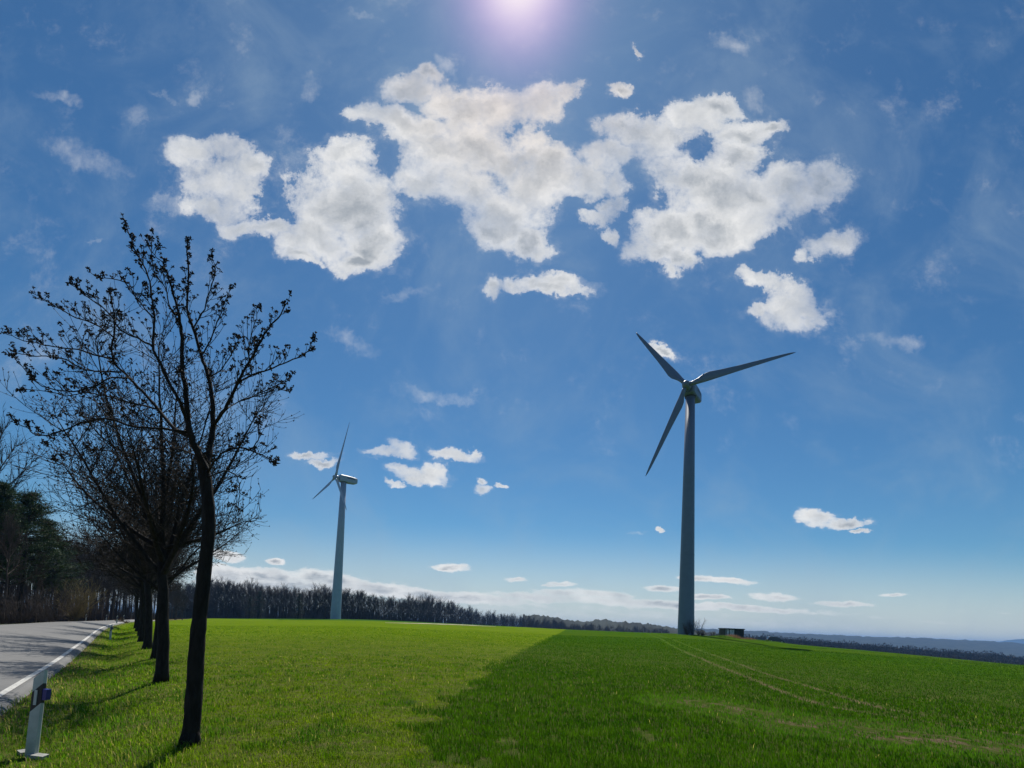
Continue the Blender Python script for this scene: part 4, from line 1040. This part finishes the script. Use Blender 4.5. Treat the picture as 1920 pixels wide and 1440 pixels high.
# ------------------------------------------------------------------ hut, car, bushes and rough grass near the large turbine
def hut():
    Y = 143; c = at(1371, 1193, Y); base = Vector((c.x, c.y, Z(c.x, c.y) - .1)); top = at(1371, 1178.5, Y).z - base.z
    root = empty('field_hut', base, 'small flat roofed wooden hut right of the large turbine, pale left bay', 'hut'); root.rotation_euler = (0, 0, R(8))
    w_, d_, h = 2.65, 1.5, top - .15
    def bx(name, c_, hh, mat, par=root): A = Acc(); A.box(c_, hh); return A.build(name, mat, par)
    rf = bx('roof', (0, 0, h + .09), (w_ + .22, d_ + .25, .09), roof_dark)
    bx('back_wall', (0, d_ - .04, h / 2), (w_, .04, h / 2), planks); bx('side_wall', (-w_ + .04, 0, h / 2), (.04, d_ - .09, h / 2), planks); bx('side_wall', (w_ - .04, 0, h / 2), (.04, d_ - .09, h / 2), planks)
    for k in range(12):
        x = -w_ + .14 + k * .225; bx('board', (x, -d_ + .04 + random.uniform(-.012, .012), h / 2 - random.uniform(0, .12)), (.10, .018, h / 2 - .1), pale_panel if k not in (1, 5) else hut_dark)
    bx('corner_post', (-w_ + .02, -d_ - .03, h / 2), (.07, .05, h / 2), hut_dark); bx('corner_post', (.0 + .06, -d_ - .03, h / 2), (.07, .05, h / 2), hut_dark); bx('corner_post', (w_ - .02, -d_ - .03, h / 2), (.07, .05, h / 2), hut_dark)
    bx('door', (.75, -d_ + .03, h / 2 - .05), (.58, .03, h / 2 - .12), hut_dark); bx('shutter', (1.95, -d_ + .03, h / 2 - .05), (.56, .03, h / 2 - .12), roof_dark); bx('lintel', (1.3, -d_ - .02, h - .12), (1.25, .03, .08), hut_dark)
    bx('fascia', (0, -d_ - .27, h + .05), (w_ + .23, .018, .11), roof_dark, rf)
hut()
def car():
    g2 = at(1453.5, 1208, 138); base = Vector((g2.x, g2.y, Z(g2.x, g2.y)))
    root = empty('parked_car', base, 'dark blue estate car parked on the field edge, facing right', 'car'); root.rotation_euler = (R(0), R(2.5), R(-4)); root.scale = (.92, .92, .92)
    prof = [(-2.3, .35), (-2.33, .75), (-2.22, 1.02), (-1.0, 1.06), (.75, 1.02), (1.6, .92), (2.15, .74), (2.3, .5), (2.25, .28), (-2.2, .28)]
    A = Acc(); rings = []
    for y, ins in ((-.88, .10), (-.82, 0), (.82, 0), (.88, .10)): rings.append([Vector((x * (1 - ins * .15), y, .3 + (z_ - .3) * (1 - ins))) for x, z_ in prof])
    A.loft(rings); A.build('body', car_paint, root)
    A = Acc(); cab = [(-2.18, 1.0), (-2.02, 1.50), (-1.7, 1.66), (.1, 1.68), (.45, 1.58), (1.28, 1.0)]
    rings = []
    for y, k in ((-.80, 0), (-.62, 1), (-.3, 2), (.3, 2), (.62, 1), (.80, 0)): rings.append([Vector((x * (1 if k else .985), y if z_ < 1.1 else y * .98, (z_ + .045 * (k == 2) * (z_ > 1.4)) if k else 1.0 + (z_ - 1.0) * .82)) for x, z_ in cab])
    A.loft(rings); A.build('roof', car_paint, root)
    for s_ in (-1, 1):
        for xs in (((-1.95, 1.08), (-1.85, 1.48), (-1.25, 1.50), (-1.2, 1.08)), ((-1.1, 1.08), (-1.12, 1.50), (-.3, 1.51), (-.22, 1.07)), ((-.12, 1.07), (-.2, 1.51), (.25, 1.48), (.92, 1.07))):
            A = Acc(); A.loft([[Vector((x, s_ * (.815 - .0), z_)) for x, z_ in xs], [Vector((x, s_ * (.83 - .10 * (z_ - 1.07)), z_)) for x, z_ in xs]]); A.build('side_window', car_glass, root)
    A = Acc(); A.loft([[Vector((1.22, y, 1.06)) for y in (-.68, .68)] + [Vector((.52, y, 1.56)) for y in (.60, -.60)], [Vector((1.26, y, 1.08)) for y in (-.68, .68)] + [Vector((.56, y, 1.59)) for y in (.60, -.60)]]); A.build('windscreen', car_glass, root)
    A = Acc()
    for s_ in (-1, 1): A.tube([Vector((-1.8, s_ * .6, 1.74)), Vector((.0, s_ * .6, 1.75))], [.025, .025], 6); [A.box((x, s_ * .6, 1.70), (.03, .02, .04)) for x in (-1.7, -.8, -.05)]
    A.build('roof_rails', alloy, root)
    for x in (-1.42, 1.42):
        for s_ in (-1, 1):
            A = Acc(); A.tube([Vector((x, s_ * .70, .33)), Vector((x, s_ * .90, .33))], [.33, .33], 20); w = A.build('wheel', rubber, root)
            A = Acc(); A.tube([Vector((x, s_ * .88, .33)), Vector((x, s_ * .915, .33))], [.21, .2], 14); A.build('rim', alloy, w)
    for s_ in (-1, 1):
        A = Acc(); A.box((2.2, s_ * .62, .66), (.07, .18, .07)); A.build('headlight', lampm, root); A = Acc(); A.box((-2.28, s_ * .72, .86), (.05, .08, .16)); A.build('tail_light', tailm, root)
        A = Acc(); A.box((.85, s_ * .95, 1.08), (.07, .09, .07)); A.build('mirror', car_paint, root)
    A = Acc(); A.box((2.27, 0, .42), (.05, .7, .1)); A.build('bumper', dark_gap, root)
car()
def nb(px, py, Y): g2 = at(px, py, Y); return Vector((g2.x, g2.y, Z(g2.x, g2.y)))
shrub('bare_bush', nb(1288, 1190, 134), 2.9, 2.2, 20, farbark, 'bare bush in front of the foot of the large turbine', 81, rad=.03)
shrub('bare_bush', nb(1298, 1190, 135), 3.8, 1.0, 9, farbark, 'tall thin bush against the right edge of the large turbine tower', 82, rad=.035)
shrub('small_tree', nb(1310, 1192, 136), 4.0, 1.6, 8, farbark2, 'small pale bare tree just right of the large turbine tower', 83, rad=.035)
shrub('bare_bush', nb(1318, 1193, 136), 1.7, 3.0, 22, farbark, 'low dark bush between the turbine tower and the hut', 84, rad=.025)
shrub('bare_bush', nb(1338, 1194, 137), 1.3, 2.6, 18, farbark2, 'low brown bush just left of the hut', 85, rad=.025)
def tuft(name, base, W_, D_, H, n, mat, label=None, seed=1, kind=None, group=None):
    random.seed(seed); A = Acc()
    for _ in range(n):
        x = random.gauss(0, W_ / 2); y = random.gauss(0, D_ / 2); z_ = Z(base.x + x, base.y + y) - base.z; h = H * random.uniform(.4, 1.1) * math.exp(-(x / W_) ** 2)
        w_ = perp(Vector((0, 0, 1))) * min(.03, .006 + H * .03); w_.z = 0; p = Vector((x, y, z_ - .05)); A.tri(p - w_, p + w_, p + Vector((random.gauss(0, .2) * h, random.gauss(0, .2) * h, h)))
    o = A.build(name, mat); o.location = base
    return setp(o, label, 'grass tuft' if label else None, group, kind)
greentuft = simple('green_tuft', (.13, .24, .02), .7, .2, .35, 1.0, trans=.5)
tuft('reddish_grass', nb(1375, 1197, 133), 2.6, 1.6, 1.1, 1600, drygrass, 'clump of dry reddish grass in front of the hut door', 5)
tuft('reddish_grass', nb(1405, 1199, 133), 2.6, 1.6, .7, 1100, drygrass, 'lower dry reddish grass clump right of the hut', 6)
tuft('bank_grass', nb(1358, 1197, 130), 3.4, 1.6, .7, 2200, greentuft, None, 7, 'stuff')
tuft('bank_grass', nb(1440, 1206, 131), 7.0, 1.6, .45, 2600, greentuft, None, 8, 'stuff')
tuft('bank_grass', nb(1265, 1189, 132), 6.0, 1.2, .4, 1500, greentuft, None, 9, 'stuff')
for k in range(9):
    px = 1500 + k * 48; py = np.interp(px, [1470, 1650, 1920], [1209, 1224, 1250]); g2 = ground(px, py + 1.5)
    tuft('bank_grass', g2, 3.2, .8, .35, 700, greentuft, None, 20 + k, 'stuff')
weedm = simple('pale_weed', (.16, .22, .09), .8, .2, .3, 8, trans=.4)
for px, py, w_, h_, n_, mt, lab in ((768,1318,.30,.10,420,weedm,'patch of pale grey green weeds at the ragged edge of the wheat'),(786,1342,.22,.09,300,greentuft,'dark tuft of grass just below the pale weed patch'),(700,1380,.25,.09,320,greentuft,'low tuft of grass in the meadow, left of the field boundary near the bottom'),(492,1254,.55,.14,520,greentuft,'rank dark tuft in the meadow right of the nearest trunk'),(448,1268,.6,.14,520,greentuft,'long rank tuft in the meadow close to the nearest trunk')):
    tuft('grass_tuft', ground(px, py), w_, w_ * .7, h_, n_, mt, lab, int(px))
# pale bare soil sliver at the far end of the meadow
gg = []
for px in np.linspace(722, 930, 40):
    py = np.interp(px, [722, 800, 860, 930], [1168.0, 1169.6, 1171.6, 1175.2]); wv = 1.1 * math.sin(math.pi * (px - 715) / 222) * (.8 + .4 * random.random())
    a_ = ground(px, py - wv * .5); b_ = ground(px, py + wv * .5); gg.append((a_, b_))
V = []; fs = []
for i, (a_, b_) in enumerate(gg):
    V += [(a_.x, a_.y, a_.z + .09), (b_.x, b_.y, b_.z + .06)]
    if i: fs.append((2 * i - 2, 2 * i - 1, 2 * i + 1, 2 * i))
o = mesh_obj('bare_soil', V, fs, simple('pale_soil', (.42, .36, .25), .95, .1, .2, 1)); o['kind'] = 'structure'

# ------------------------------------------------------------------ haze
HZ = 9600.0
A = Acc(); A.box((0, HZ * .42, 20.0), (HZ * .9, HZ * .95, 62.0)); hz = A.build('haze', None); hz['kind'] = 'stuff'
A_min = min(0, 0)
m, nt = nmat('air_haze')
v = node(nt, 'ShaderNodeVolumePrincipled', {'Color': (.27, .54, 1.0), 'Density': 1.25e-4, 'Anisotropy': .0})
o = node(nt, 'ShaderNodeOutputMaterial'); nt.links.new(v.outputs[0], o.inputs['Volume']); hz.data.materials.append(m)
